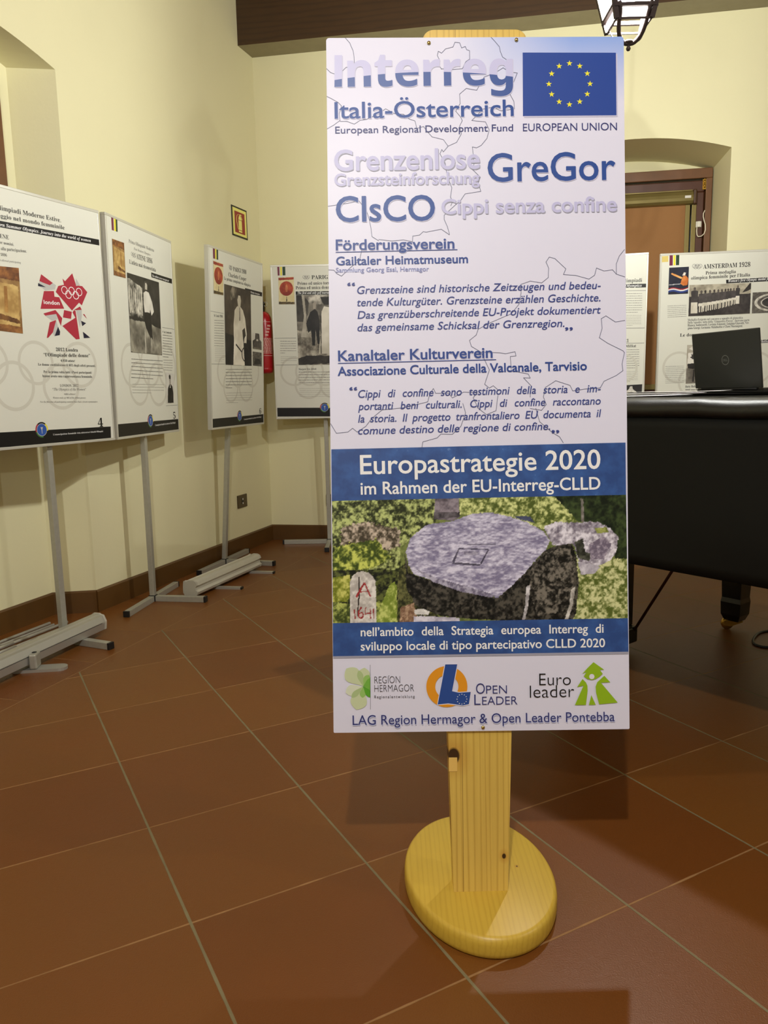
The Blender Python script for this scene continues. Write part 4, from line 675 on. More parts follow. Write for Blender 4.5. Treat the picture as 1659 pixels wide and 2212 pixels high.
SHEET9=[
('printed_text', 'T', 'black', 'delle Olimpiadi', 'SB', 489.8, 837.1, 666.7, 835.1, 21.4, 0),
('printed_text', 'P', 'black', [(186.3, 839.3), (701.2, 823.2), (699.9, 802.1), (186.7, 817.5)]),
('printed_text', 'T', 'white', 'Women to Olympics', 'SX', 465.0, 813.9, 666.0, 807.8, 14.3, 0),
('printed_text', 'L', 'dark', 2, [(394.1, 794.9), (696.5, 784.6)]),
('printed_text', 'L', 'dark', 2, [(399.0, 577.3), (694.0, 570.9)]),
('printed_text', 'L', 'dark', 2, [(401.0, 488.4), (692.9, 483.5)]),
('printed_text', 'G', 'grey', 5.3, [(420.1, 776.7, 669.8, 767.1), (420.4, 763.1, 670.2, 753.8), (420.7, 749.6, 670.6, 740.5), (421.0, 736.1, 671.0, 727.1), (421.4, 722.6, 671.5, 713.8), (421.7, 709.0, 671.9, 700.4), (422.0, 695.5, 672.3, 687.0), (422.3, 681.9, 672.7, 673.6), (422.6, 668.3, 648.4, 661.0)]),
('printed_text', 'G', 'grey2', 3.9, [(423.0, 652.8, 668.7, 642.5), (423.2, 643.0, 669.0, 632.9), (423.4, 633.2, 669.3, 623.2), (423.7, 623.4, 669.6, 613.6), (423.9, 613.7, 669.9, 603.9), (424.1, 603.9, 670.2, 594.3), (424.3, 594.1, 621.8, 586.5)]),
('printed_text', 'T', 'black', '1921', 'SB', 557.3, 490.5, 601.9, 491.1, 18.8, 0),
('printed_text', 'T', 'black', 'Alice Milliat', 'SB', 535.2, 461.6, 645.2, 461.2, 15.6, 0),
('printed_text', 'G', 'black', 4.8, [(427.7, 449.3, 663.3, 444.4), (428.0, 435.9, 663.7, 431.2), (428.3, 422.6, 664.1, 418.1), (428.6, 409.2, 664.5, 404.9), (428.9, 395.9, 664.9, 391.7), (429.3, 382.5, 665.4, 378.4), (429.6, 369.1, 665.8, 365.2), (429.9, 355.7, 666.2, 352.0), (430.2, 342.3, 654.9, 338.9)]),
('printed_text', 'G', 'grey2', 4.0, [(430.6, 322.7, 660.2, 317.2), (430.9, 312.7, 660.5, 307.3), (431.1, 302.7, 660.8, 297.4), (431.3, 292.8, 661.1, 287.6), (431.6, 282.8, 661.4, 277.7), (431.8, 272.8, 661.7, 267.8), (432.0, 262.7, 616.4, 258.9)]),
('printed_text', 'L', 'grey2', 1, [(699.5, 965.2), (697.0, 845.1)]),
('printed_text', 'D', 'ringgrey', 569.1, 338.8, 89.0, 76.5)]
PICS9=[('small_photograph', [(530.9, 236.3), (686.8, 242.7), (685.5, 184.9), (532.2, 185.4)], 'figure')]# ------------------------------------------------------------------ materials
ALU = mat('brushed_aluminium', (178, 177, 166), 0.36, 0.4, var=0.05, scale=60)
ALUL = mat('anodised_profile', (188, 187, 180), 0.42, 0.6)
ALUW = mat('pale_profile', (205, 203, 192), 0.38, 0.35)
BLK = mat('black_plastic', (18, 18, 20), 0.5)
WALLM = mat('cream_paint', (230, 224, 184), 0.75, spec=0.2, var=0.012, scale=3.0, bump=0.08, bscale=70)
PLAST = mat('grey_plaster', (150, 142, 116), 0.85, spec=0.2, var=0.06, scale=14, bump=0.25, bscale=30)
BROWNW = mat('brown_window_wood', (108, 70, 38), 0.45, var=0.12, scale=18)
BRASS = mat('brass', (190, 150, 66), 0.3, 0.9)
IRON = mat('wrought_iron', (58, 46, 44), 0.55, 0.3)
SHEETM = mat('poster_sheet', (222, 222, 210), 0.42, spec=0.3)
def wood_mat(name, light, dark, axis=1, sc=22.0, stretch=0.06, rough=0.4, knots=(), glue=None, ringdir='X', power=3.0, amt=0.32):
    m = bpy.data.materials.new(name); m.use_nodes = True; nt = m.node_tree; n = NX(nt); b = nt.nodes['Principled BSDF']
    tc = nt.nodes.new('ShaderNodeTexCoord'); mp = nt.nodes.new('ShaderNodeMapping'); nt.links.new(tc.outputs['Object'], mp.inputs['Vector'])
    s = [1.0, 1.0, 1.0]; s[axis] = stretch; mp.inputs['Scale'].default_value = s
    wv = nt.nodes.new('ShaderNodeTexWave'); wv.bands_direction = ringdir; wv.inputs['Scale'].default_value = sc; wv.inputs['Distortion'].default_value = 5.0; wv.inputs['Detail'].default_value = 2.5; wv.inputs['Detail Scale'].default_value = 1.2
    nt.links.new(mp.outputs['Vector'], wv.inputs['Vector'])
    no = nt.nodes.new('ShaderNodeTexNoise'); no.inputs['Scale'].default_value = sc * 4; no.inputs['Detail'].default_value = 5; nt.links.new(mp.outputs['Vector'], no.inputs['Vector'])
    f = n.op('POWER', wv.outputs['Fac'], power); f = n.add(n.mul(f, amt), n.mul(n.sub(no.outputs['Fac'], 0.4), 0.6))
    f = n.op('MINIMUM', n.op('MAXIMUM', f, 0.0), 1.0)
    c = n.mix(f, rgb(light), rgb(dark))
    sp = nt.nodes.new('ShaderNodeSeparateXYZ'); nt.links.new(tc.outputs['Object'], sp.inputs[0])
    for kx, ky, kr, ax in knots:
        X = sp.outputs[0]; Y = sp.outputs[ax]
        d = n.op('SQRT', n.add(n.op('POWER', n.mul(n.sub(X, kx), 1.0), 2.0), n.op('POWER', n.mul(n.sub(Y, ky), 0.75), 2.0)))
        halo = n.op('MINIMUM', n.op('MAXIMUM', n.sub(1.6, n.mul(d, 0.55 / kr)), 0.0), 1.0)
        c = n.mix(n.mul(halo, 0.45), c, rgb((176, 118, 40)))
        core = n.op('MINIMUM', n.op('MAXIMUM', n.mul(n.sub(kr, d), 4.0 / kr), 0.0), 1.0)
        c = n.mix(core, c, rgb((62, 40, 18)))
    if glue is not None:
        g = n.op('LESS_THAN', n.op('ABSOLUTE', n.sub(sp.outputs[0], glue)), 0.0007); c = n.mix(n.mul(g, 0.6), c, rgb((110, 74, 24)))
    nt.links.new(c, b.inputs['Base Color']); b.inputs['Roughness'].default_value = rough
    MATS[name] = m; return m
BEAMW = wood_mat('dark_beam_wood', (68, 45, 17), (40, 25, 7), 0, 9.0, 0.12, 0.55, ringdir='Z')
# two-tone lettering, split by a shallow arch
m = bpy.data.materials.new('interreg'); m.use_nodes = True; nt = m.node_tree; n = NX(nt)
tc = nt.nodes.new('ShaderNodeTexCoord'); sp = nt.nodes.new('ShaderNodeSeparateXYZ'); nt.links.new(tc.outputs['Object'], sp.inputs[0])
dxx = n.sub(sp.outputs[0], 0.213); thr = n.sub(1.3335, n.mul(n.mul(dxx, dxx), 0.40))
nt.links.new(n.mix(n.op('GREATER_THAN', sp.outputs[1], thr), rgb(INK['blue']), rgb(INK['lavender'])), nt.nodes['Principled BSDF'].inputs['Base Color'])
nt.nodes['Principled BSDF'].inputs['Roughness'].default_value = 0.42; MATS['interreg'] = m
# mottled blue band
m = bpy.data.materials.new('band'); m.use_nodes = True; nt = m.node_tree; n = NX(nt)
tc = nt.nodes.new('ShaderNodeTexCoord')
def noise(nt, vec, sc, det=4, rough=0.6):
    q = nt.nodes.new('ShaderNodeTexNoise'); q.inputs['Scale'].default_value = sc; q.inputs['Detail'].default_value = det; q.inputs['Roughness'].default_value = rough
    nt.links.new(vec, q.inputs['Vector']); return q.outputs['Fac']
f1 = noise(nt, tc.outputs['Object'], 22); f2 = noise(nt, tc.outputs['Object'], 120, 5, 0.75)
c = n.mix(n.op('MINIMUM', n.op('MAXIMUM', n.mul(n.sub(f1, 0.42), 3.0), 0.0), 1.0), rgb((40, 72, 134)), rgb((56, 98, 168)))
c = n.mix(n.mul(n.op('GREATER_THAN', n.mul(f2, f1), 0.40), 0.35), c, rgb((130, 165, 210)))
nt.links.new(c, nt.nodes['Principled BSDF'].inputs['Base Color']); nt.nodes['Principled BSDF'].inputs['Roughness'].default_value = 0.42; MATS['band'] = m
# board face: pale lilac with a printed blue wash in the top right corner
m = bpy.data.materials.new('board_face'); m.use_nodes = True; nt = m.node_tree; n = NX(nt)
tc = nt.nodes.new('ShaderNodeTexCoord'); sp = nt.nodes.new('ShaderNodeSeparateXYZ'); nt.links.new(tc.outputs['Object'], sp.inputs[0])
g = n.mul(n.op('MINIMUM', n.op('MAXIMUM', n.mul(n.sub(sp.outputs[1], 1.27), 7.5), 0.0), 1.0), n.op('MINIMUM', n.op('MAXIMUM', n.mul(n.sub(sp.outputs[0], 0.25), 4.0), 0.0), 1.0))
nt.links.new(n.mix(g, rgb((222, 221, 240)), rgb((140, 168, 230))), nt.nodes['Principled BSDF'].inputs['Base Color'])
nt.nodes['Principled BSDF'].inputs['Roughness'].default_value = 0.4; nt.nodes['Principled BSDF'].inputs['Specular IOR Level'].default_value = 0.3; BOARDF = m
# terracotta floor: diagonal field of 40 cm tiles, a border row along the left wall
TS = 0.4; YAW = math.radians(28.42); GX, GY = 0.20638, -6.60572
WA = Vector((-0.812, 5.525)); WD = Vector((0.3216, 0.9469)); BD = Vector((0.984, -0.177)).normalized()
m = bpy.data.materials.new('terracotta_tiles'); m.use_nodes = True; nt = m.node_tree; n = NX(nt); b = nt.nodes['Principled BSDF']
ge = nt.nodes.new('ShaderNodeNewGeometry'); sp = nt.nodes.new('ShaderNodeSeparateXYZ'); nt.links.new(ge.outputs['Position'], sp.inputs[0]); PX, PY = sp.outputs[0], sp.outputs[1]
gx = n.add(n.mul(n.add(n.mul(PX, math.cos(YAW)), n.mul(PY, math.sin(YAW))), 1 / TS), GX)
gy = n.add(n.mul(n.add(n.mul(PX, -math.sin(YAW)), n.mul(PY, math.cos(YAW))), 1 / TS), GY)
dl = n.add(n.mul(n.sub(PX, WA.x), WD.y), n.mul(n.sub(PY, WA.y), -WD.x)); wd = n.add(n.mul(n.sub(PX, WA.x), WD.x), n.mul(n.sub(PY, WA.y), WD.y))
isb = n.op('LESS_THAN', dl, 0.49)
bx = n.mul(dl, 1 / 0.49); by = n.mul(n.add(wd, 0.13), 1 / TS)
def sel(a, b_): return n.add(n.mul(a, n.sub(1.0, isb)), n.mul(b_, isb))
cx_, cy_ = sel(gx, n.add(bx, 50.0)), sel(gy, by)
ex = n.mul(n.sub(0.5, n.op('ABSOLUTE', n.sub(n.op('FRACT', cx_), 0.5))), TS); ey = n.mul(n.sub(0.5, n.op('ABSOLUTE', n.sub(n.op('FRACT', cy_), 0.5))), TS)
wob = noise(nt, ge.outputs['Position'], 9.0, 3)
hw = n.add(n.mul(n.sub(wob, 0.5), 0.003), 0.0034); hw2 = n.add(n.mul(n.sub(wob, 0.5), 0.004), 0.0026)
bl = n.op('ABSOLUTE', n.sub(dl, 0.49))
gm1 = n.op('MINIMUM', n.op('MAXIMUM', n.mul(n.sub(hw, ex), 900.0), 0.0), 1.0); gm2 = n.op('MINIMUM', n.op('MAXIMUM', n.mul(n.sub(hw2, ey), 900.0), 0.0), 1.0)
gm1 = n.mul(gm1, n.sub(1.0, isb)); gm2 = n.mul(gm2, n.sub(1.0, n.mul(isb, 0.5))); gm3 = n.mul(n.op('LESS_THAN', bl, 0.002), 0.7)
wn = nt.nodes.new('ShaderNodeTexWhiteNoise'); wn.noise_dimensions = '2D'; cb_ = nt.nodes.new('ShaderNodeCombineXYZ')
nt.links.new(n.op('FLOOR', cx_), cb_.inputs[0]); nt.links.new(n.op('FLOOR', cy_), cb_.inputs[1]); nt.links.new(cb_.outputs[0], wn.inputs['Vector'])
big = noise(nt, ge.outputs['Position'], 3.2, 3); fine = noise(nt, ge.outputs['Position'], 260.0, 3)
tcol = n.mix(wn.outputs['Value'], rgb((110, 63, 22)), rgb((121, 76, 28)))
tcol = n.mix(n.mul(n.sub(big, 0.3), 0.9), tcol, rgb((124, 67, 24)))
tcol = n.mix(n.mul(fine, 0.22), tcol, rgb((76, 44, 13)))
gcol = n.mix(wob, rgb((106, 98, 72)), rgb((136, 124, 90)))
c = n.mix(gm2, tcol, n.mix(wob, rgb((120, 84, 48)), rgb((170, 128, 82)))); c = n.mix(gm3, c, rgb((150, 112, 70))); c = n.mix(gm1, c, gcol)
nt.links.new(c, b.inputs['Base Color']); b.inputs['Specular IOR Level'].default_value = 0.38
nt.links.new(n.add(n.add(0.34, n.mul(fine, 0.12)), n.mul(n.op('MAXIMUM', gm1, gm2), 0.4)), b.inputs['Roughness'])
bp = nt.nodes.new('ShaderNodeBump'); bp.inputs['Strength'].default_value = 0.35; bp.inputs['Distance'].default_value = 0.003
hgt = n.sub(n.add(n.mul(noise(nt, ge.outputs['Position'], 330.0, 2), 0.5), n.mul(noise(nt, ge.outputs['Position'], 40.0, 2), 0.25)), n.mul(n.op('MAXIMUM', gm1, gm2), 0.9))
nt.links.new(hgt, bp.inputs['Height']); nt.links.new(bp.outputs['Normal'], b.inputs['Normal'])
FLOORM = m
# ------------------------------------------------------------------ the room
A3 = Vector((WA.x, WA.y, 0)); LW = Vector((-WD.x, -WD.y, 0)); LN = Vector((-WD.y, WD.x, 0)); RB = Vector((BD.x, BD.y, 0)); RN = Vector((-BD.y, BD.x, 0))
CEIL = 3.62; TMAX = 13.6; SMAX = 8.6
def WL(t, d, z): return A3 + LW * t + LN * d + Vector((0, 0, z))     # left wall: t towards the camera, d into the wall
def WB(s, d, z): return A3 + RB * s + RN * d + Vector((0, 0, z))     # back wall: s to the right, d into the wall
PFAR = WB(SMAX, 0, 0); PNEAR = WL(TMAX, 0, 0); PCOR = PFAR + LW * TMAX
mb = MB(); pts = [A3, PNEAR, PCOR, PFAR]; cen = sum(pts, Vector()) / 4; pts = [(p + (p - cen).normalized() * 0.35) for p in pts]
mb.flat([(p.x, p.y) for p in pts], 0.0); struct(mb.build('floor', FLOORM))
mb = MB(); mb.flat([(p.x, p.y) for p in pts], CEIL); struct(mb.build('ceiling', wood_mat('ceiling_planks', (120, 84, 48), (84, 54, 26), 0, 6, 0.1, 0.6)))
def arch(q, rise): return rise * (1 - (2 * q - 1) ** 2)
def wall_with_niche(name, F, a0, a1, amax, spr, rise, sill, depth, splay, N=24):
    mb = MB(); mb.use(WALLM)
    def quad(*p): mb.add(p, [(0, 1, 2, 3)])
    quad(F(0, 0, 0), F(a0, 0, 0), F(a0, 0, CEIL), F(0, 0, CEIL)); quad(F(a1, 0, 0), F(amax, 0, 0), F(amax, 0, CEIL), F(a1, 0, CEIL))
    b0, b1 = a0 + splay, a1 - splay
    if sill > 0:
        quad(F(a0, 0, 0), F(a1, 0, 0), F(a1, 0, sill), F(a0, 0, sill)); quad(F(a0, 0, sill), F(a1, 0, sill), F(b1, depth, sill), F(b0, depth, sill))
    quad(F(a0, 0, sill), F(b0, depth, sill), F(b0, depth, spr), F(a0, 0, spr)); quad(F(a1, 0, sill), F(b1, depth, sill), F(b1, depth, spr), F(a1, 0, spr))
    for i in range(N):
        q0, q1 = i / N, (i + 1) / N; x0, x1 = a0 + (a1 - a0) * q0, a0 + (a1 - a0) * q1; y0, y1 = b0 + (b1 - b0) * q0, b0 + (b1 - b0) * q1
        z0, z1 = spr + arch(q0, rise), spr + arch(q1, rise)
        mb.use(WALLM); quad(F(x0, 0, z0), F(x1, 0, z1), F(x1, 0, CEIL), F(x0, 0, CEIL)); quad(F(y0, depth, sill), F(y1, depth, sill), F(y1, depth, z1), F(y0, depth, z0))
        mb.use(WALLM); quad(F(x0, 0, z0), F(x1, 0, z1), F(y1, depth, z1), F(y0, depth, z0))
    return struct(mb.build(name))
wall_with_niche('wall_left', WL, 1.909, 3.109, TMAX, 2.494, 0.075, 0.0, 0.184, 0.095)
wall_with_niche('wall_back', WB, 1.885, 3.016, SMAX, 2.474, 0.087, 0.95, 0.51, 0.0)
def plain_wall(name, p, q):
    mb = MB(); mb.add([p, q, q + Vector((0, 0, CEIL)), p + Vector((0, 0, CEIL))], [(0, 1, 2, 3)]); return struct(mb.build(name, WALLM))
plain_wall('wall_right', PFAR, PCOR); plain_wall('wall_front', PNEAR, PCOR)
SKIRT = mat('brown_skirting_tile', (88, 59, 24), 0.4, var=0.16, scale=6)
def skirting(name, path, h=0.11, th=0.011):
    mb = MB()
    for p, q, nrm in path:
        nn = nrm * th; top = Vector((0, 0, h)); c = Vector((0, 0, 0.008))
        mb.add([p, q, q + top, p + top, p + nn, q + nn, q + nn + top - c, p + nn + top - c, q + nn * .5 + top, p + nn * .5 + top], [(4, 5, 6, 7), (7, 6, 8, 9), (9, 8, 2, 3), (0, 4, 7, 9, 3), (1, 2, 8, 6, 5)])
    return struct(mb.build(name, SKIRT))
i0, i1 = WL(1.909, 0, 0), WL(2.004, 0.184, 0); i2 = WL(3.014, 0.184, 0); i3 = WL(3.109, 0, 0)
jn = Vector((-(i1 - i0).y, (i1 - i0).x, 0)).normalized()
skirting('baseboard_left', [(WL(0, 0, 0), WL(1.915, 0, 0), -LN), (i0, i1, jn if jn.dot(LW) > 0 else -jn), (i1, i2, -LN), (i2, i3, -LW), (i3, WL(TMAX, 0, 0), -LN)])
skirting('baseboard_back', [(WB(0, 0, 0), WB(SMAX, 0, 0), -RN)])
# wooden wall plate under the ceiling, its plastered underside
mb = MB(); F = lambda s, d, z: WB(s, d, z)
mb.use(BEAMW); mb.add([F(-.3, -.192, 3.24), F(SMAX, -.192, 3.24), F(SMAX, -.192, CEIL), F(-.3, -.192, CEIL)], [(0, 1, 2, 3)])
mb.use(PLAST); mb.add([F(-.3, -.192, 3.24), F(SMAX, -.192, 3.24), F(SMAX, 0.05, 3.24), F(-.3, 0.05, 3.24)], [(3, 2, 1, 0)])
struct(mb.build('trim_1'), 'dark wooden beam along the top of the back wall')
# windows
def boxF(mb, F, a0, a1, d0, d1, z0, z1, bev=0.0):
    mb.box(0, a1 - a0, 0, d1 - d0, z0, z1, frame_mat(F(a0, d0, 0), F(1, 0, 0) - F(0, 0, 0), F(0, 1, 0) - F(0, 0, 0)) if (F(1, 0, 0) - F(0, 0, 0)).cross(F(0, 1, 0) - F(0, 0, 0)).z > 0 else frame_mat(F(a1, d0, 0), F(0, 0, 0) - F(1, 0, 0), F(0, 1, 0) - F(0, 0, 0)), bev)
w1 = bpy.data.objects.new('window_1', None); COL.objects.link(w1); struct(w1, 'brown wooden window in the arched niche of the back wall')
GLASS = bpy.data.materials.new('window_glass'); GLASS.use_nodes = True; gb = GLASS.node_tree.nodes['Principled BSDF']; gb.inputs['Transmission Weight'].default_value = 1.0; gb.inputs['Roughness'].default_value = 0.02; gb.inputs['Base Color'].default_value = (.9, .95, .92, 1)
NIGHT = mat('dark_night_outside', (24, 20, 16), 0.9)
mb = MB(); s0, s1 = 1.893, 3.008
boxF(mb, WB, s0, s1, .43, .508, 2.408, 2.472, .004); boxF(mb, WB, s0, s0 + .04, .43, .508, .95, 2.408, .004); boxF(mb, WB, s1 - .04, s1, .43, .508, .95, 2.408, .004); boxF(mb, WB, s0, s1, .43, .508, .95, 1.0, .004)
mb.build('window_frame', BROWNW, w1)
mb = MB()
boxF(mb, WB, s0 + .046, s1 - .046, .445, .5, 2.325, 2.398, .006); boxF(mb, WB, s0 + .046, s0 + .116, .445, .5, 1.006, 2.325, .006); boxF(mb, WB, s1 - .116, s1 - .046, .445, .5, 1.006, 2.325, .006); boxF(mb, WB, s0 + .046, s1 - .046, .445, .5, 1.006, 1.02, .002)
mb.build('window_sash', mat('darker_sash_wood', (78, 42, 26), 0.42, var=0.12, scale=18), w1)
mb = MB(); boxF(mb, WB, s0 + .11, s1 - .11, .485, .49, 1.015, 2.33); mb.build('glass_pane', GLASS, w1)
mb = MB(); mb.add([WB(s0 + .05, .5075, 1.0), WB(s1 - .05, .5075, 1.0), WB(s1 - .05, .5075, 2.4), WB(s0 + .05, .5075, 2.4)], [(0, 1, 2, 3)]); mb.build('night_view', NIGHT, w1)
mb = MB()
for z0, z1 in ((2.345, 2.366), (2.372, 2.392)): mb.tube([WB(s1 - .05, .428, z0), WB(s1 - .05, .428, z1)], .0075, 10)
mb.tube([WB(s1 - .05, .428, 2.398), WB(s1 - .05, .428, 2.403)], .005, 8); boxF(mb, WB, s1 - .062, s1 - .04, .43, .434, 2.335, 2.40)
mb.build('window_hinge', BRASS, w1)
# roller blind: cassette, side channels, brown fabric
bl_ = thing('roller_blind', 'lowered brown roller blind with olive metal cassette in the window niche', 'blind', WB(2.45, .44, 1.02))
BI = Matrix.Translation(bl_.location).inverted()
def FB(s, d, z): return WB(s, d, z) - bl_.location
OLIVE = mat('olive_metal', (138, 124, 76), 0.36, 0.55)
c0, c1 = 2 * 2.45 - 2.885, 2.885
mb = MB(); prof = [(-.0, 2.332), (-.02, 2.331), (-.035, 2.322), (-.048, 2.30), (-.052, 2.28), (-.048, 2.262), (-.035, 2.248), (-.02, 2.243), (0, 2.243)]
for (da, za), (db, zb) in zip(prof[:-1], prof[1:]): mb.add([FB(c0, .444 + da, za), FB(c1, .444 + da, za), FB(c1, .444 + db, zb), FB(c0, .444 + db, zb)], [(0, 1, 2, 3)], True)
boxF(mb, FB, c0, c1, .425, .444, 2.326, 2.338, .002)
cas = mb.build('blind_cassette', OLIVE, bl_)
for e0, e1 in ((c1, c1 + .022), (c0 - .022, c0)):
    mb = MB(); boxF(mb, FB, e0, e1, .39, .444, 2.24, 2.335, .008); mb.build('cassette_end_cap', mat('brown_end_cap', (74, 48, 30), 0.4), cas)
mb = MB(); boxF(mb, FB, c1 - .055, c1 - .016, .3905, .392, 2.278, 2.294); mb.build('sticker', mat('white_sticker', (220, 216, 210), 0.4), cas)
for sgn, base in ((1, c1 - .042), (-1, c0 + .042)):
    for k in (0, 1):
        a = base + sgn * (k * .04 - .0); mb = MB(); boxF(mb, FB, min(a, a + sgn * .03), max(a, a + sgn * .03), .428, .443, 1.03, 2.243, .003); mb.build('side_channel', OLIVE, bl_)
mb = MB(); boxF(mb, FB, c0 + .03, c1 - .03, .437, .440, 1.06, 2.25); mb.build('blind_fabric', mat('brown_blind_fabric', (152, 110, 70), 0.8, spec=0.2, var=0.03, scale=200), bl_)
mb = MB(); boxF(mb, FB, c0 + .03, c1 - .03, .430, .443, 1.022, 1.06, .004); mb.build('bottom_rail', OLIVE, bl_)
# white contact sensor with its looped lead
sn = thing('window_sensor', 'small white contact sensor with curled white lead on the window sash', 'sensor', WB(2.912, .44, 2.10))
FS = lambda s, d, z: WB(s, d, z) - sn.location
mb = MB(); boxF(mb, FS, 2.914, 2.95, .434, .4445, 2.095, 2.134, .003); boxF(mb, FS, 2.922, 2.942, .424, .434, 2.096, 2.133, .003); mb.build('sensor_body', mat('white_plastic', (226, 222, 210), 0.4), sn)
mb = MB(); pts = []
for s, z in [(2.92, 2.096), (2.919, 2.07), (2.922, 2.045), (2.93, 2.033), (2.95, 2.035), (2.967, 2.05), (2.975, 2.075), (2.972, 2.11), (2.963, 2.135), (2.957, 2.16), (2.957, 2.18), (2.966, 2.20)]: pts.append(FS(s, .424, z))
mb.tube(pts, .0035, 8); mb.build('lead', mat('white_lead', (226, 218, 196), 0.45), sn)
# left window, just inside the frame edge
w2 = bpy.data.objects.new('window_2', None); COL.objects.link(w2); struct(w2, 'brown window frame in the left wall niche')
mb = MB(); boxF(mb, WL, 2.12, 2.19, .12, .183, .9, 2.42, .004); boxF(mb, WL, 2.84, 2.91, .12, .183, .9, 2.42, .004); boxF(mb, WL, 2.19, 2.84, .12, .183, 2.35, 2.42, .004); boxF(mb, WL, 2.19, 2.84, .12, .183, .9, .97, .004); mb.build('window_frame', BROWNW, w2)
mb = MB(); boxF(mb, WL, 2.19, 2.84, .15, .155, .97, 2.35); mb.build('glass_pane', GLASS, w2)
mb = MB(); mb.add([WL(2.16, .1825, .93), WL(2.87, .1825, .93), WL(2.87, .1825, 2.38), WL(2.16, .1825, 2.38)], [(0, 1, 2, 3)]); mb.build('night_view', NIGHT, w2)
# ------------------------------------------------------------------ the sign stand in the foreground
ROOT = Vector((0.187, 1.515, 0.0))
ds = thing('sign_stand', 'pine floor stand with oval base carrying a tall pale lilac information board', 'sign', ROOT)
yaw, lean, roll = 0.0091, 0.151, -0.0104
e = Vector((math.cos(yaw), math.sin(yaw), 0)); nrm = Vector((math.sin(yaw), -math.cos(yaw), 0)); up_ = Vector((0, 0, 1)) * math.cos(lean) - nrm * math.sin(lean)
eb = e * math.cos(roll) + up_ * math.sin(roll); ub = -e * math.sin(roll) + up_ * math.cos(roll)
MBD = frame_mat(Vector((-0.1108, 1.48, 0.3746)) - ROOT, eb, ub)
PINE = wood_mat('pine_post', (216, 182, 88), (168, 128, 48), 1, 26.0, 0.03, 0.38, power=6.0, amt=0.40, knots=((0.3444, -0.2581, .0045, 1), (0.2435, -0.052, .014, 1)), glue=0.2612)
PINEB = wood_mat('pine_base', (206, 172, 64), (182, 142, 44), 1, 30.0, 0.08, 0.40, knots=((0.083, 0.005, .002, 1),))
mb = MB(); cr = []
pw = [(0.2414, -0.336), (0.352, -0.336), (0.4053, 1.403)]
for k in range(9):
    a = PI / 2 * k / 8; cr.append((0.4053 - 0.022 + 0.0225 * math.cos(a), 1.400 + 0.022 * math.sin(a)))
for k in range(9):
    a = PI / 2 + PI / 2 * k / 8; cr.append((0.1955 + 0.022 + 0.0225 * math.cos(a), 1.400 + 0.022 * math.sin(a)))
outl = [(0.2454, -0.338), (0.348, -0.338), (0.352, -0.334)] + cr + [(0.2414, -0.334)]
mb.prism(outl, -0.046, -0.0062); mb.build('post', PINE, ds, MBD)
mb = MB(); mb.box(.2335, .2508, -.0838, -.0552, -.008, -.0055, None, .0006)
mb.build('knot_patch', mat('pale_wood_patch', (226, 186, 100), 0.45), ds, MBD)
mb = MB(); prof = [(0.0, 0.0), (.97, 0.0), (.99, .004), (1.0, .012), (1.0, .030), (.992, .038), (.972, .0435), (.945, .045), (0.0, .045)]
mb.lathe([(r * .1565, z) for r, z in prof], 96, Matrix.Rotation(math.radians(7), 4, 'Z'), 1.0, .2185 / .1565)
mb.build('base', PINEB, ds)
mb = MB(); rr = .006; oc = []
for cx0, cy0, a0 in ((.6015 - rr, 1.4029 - rr, 0), (rr, 1.4029 - rr, PI / 2), (rr * .4, rr * .4, PI), (.6015 - rr * .4, rr * .4, 1.5 * PI)):
    r_ = rr if cy0 > 1 else rr * .4
    for k in range(5): oc.append((cx0 + r_ * math.cos(a0 + PI / 2 * k / 4), cy0 + r_ * math.sin(a0 + PI / 2 * k / 4)))
mb.prism(oc, -0.006, 0.0); board = mb.build('board', BOARDF, ds, MBD)
print_parts(BOARD, board, (0, 601.5, 0, 1402.9), res=4)
picture('printed_photograph', board, ROCKQ, 420, 178, ((70, 84, 40), (150, 160, 90), 40), ROCK, False, seed=11, z=0.0012, clip=(0.6, 601))
SCR = mat('brass_screw', (196, 176, 110), 0.25, 1.0)
for x, y in SCREWS:
    mb = MB(); mb.lathe([(0.0, .0022), (.0018, .0020), (.0032, .0012), (.0038, 0.0)][::-1], 16, Matrix.Translation((x / 1000, y / 1000, 0.002))); mb.build('screw', SCR, ds, MBD)
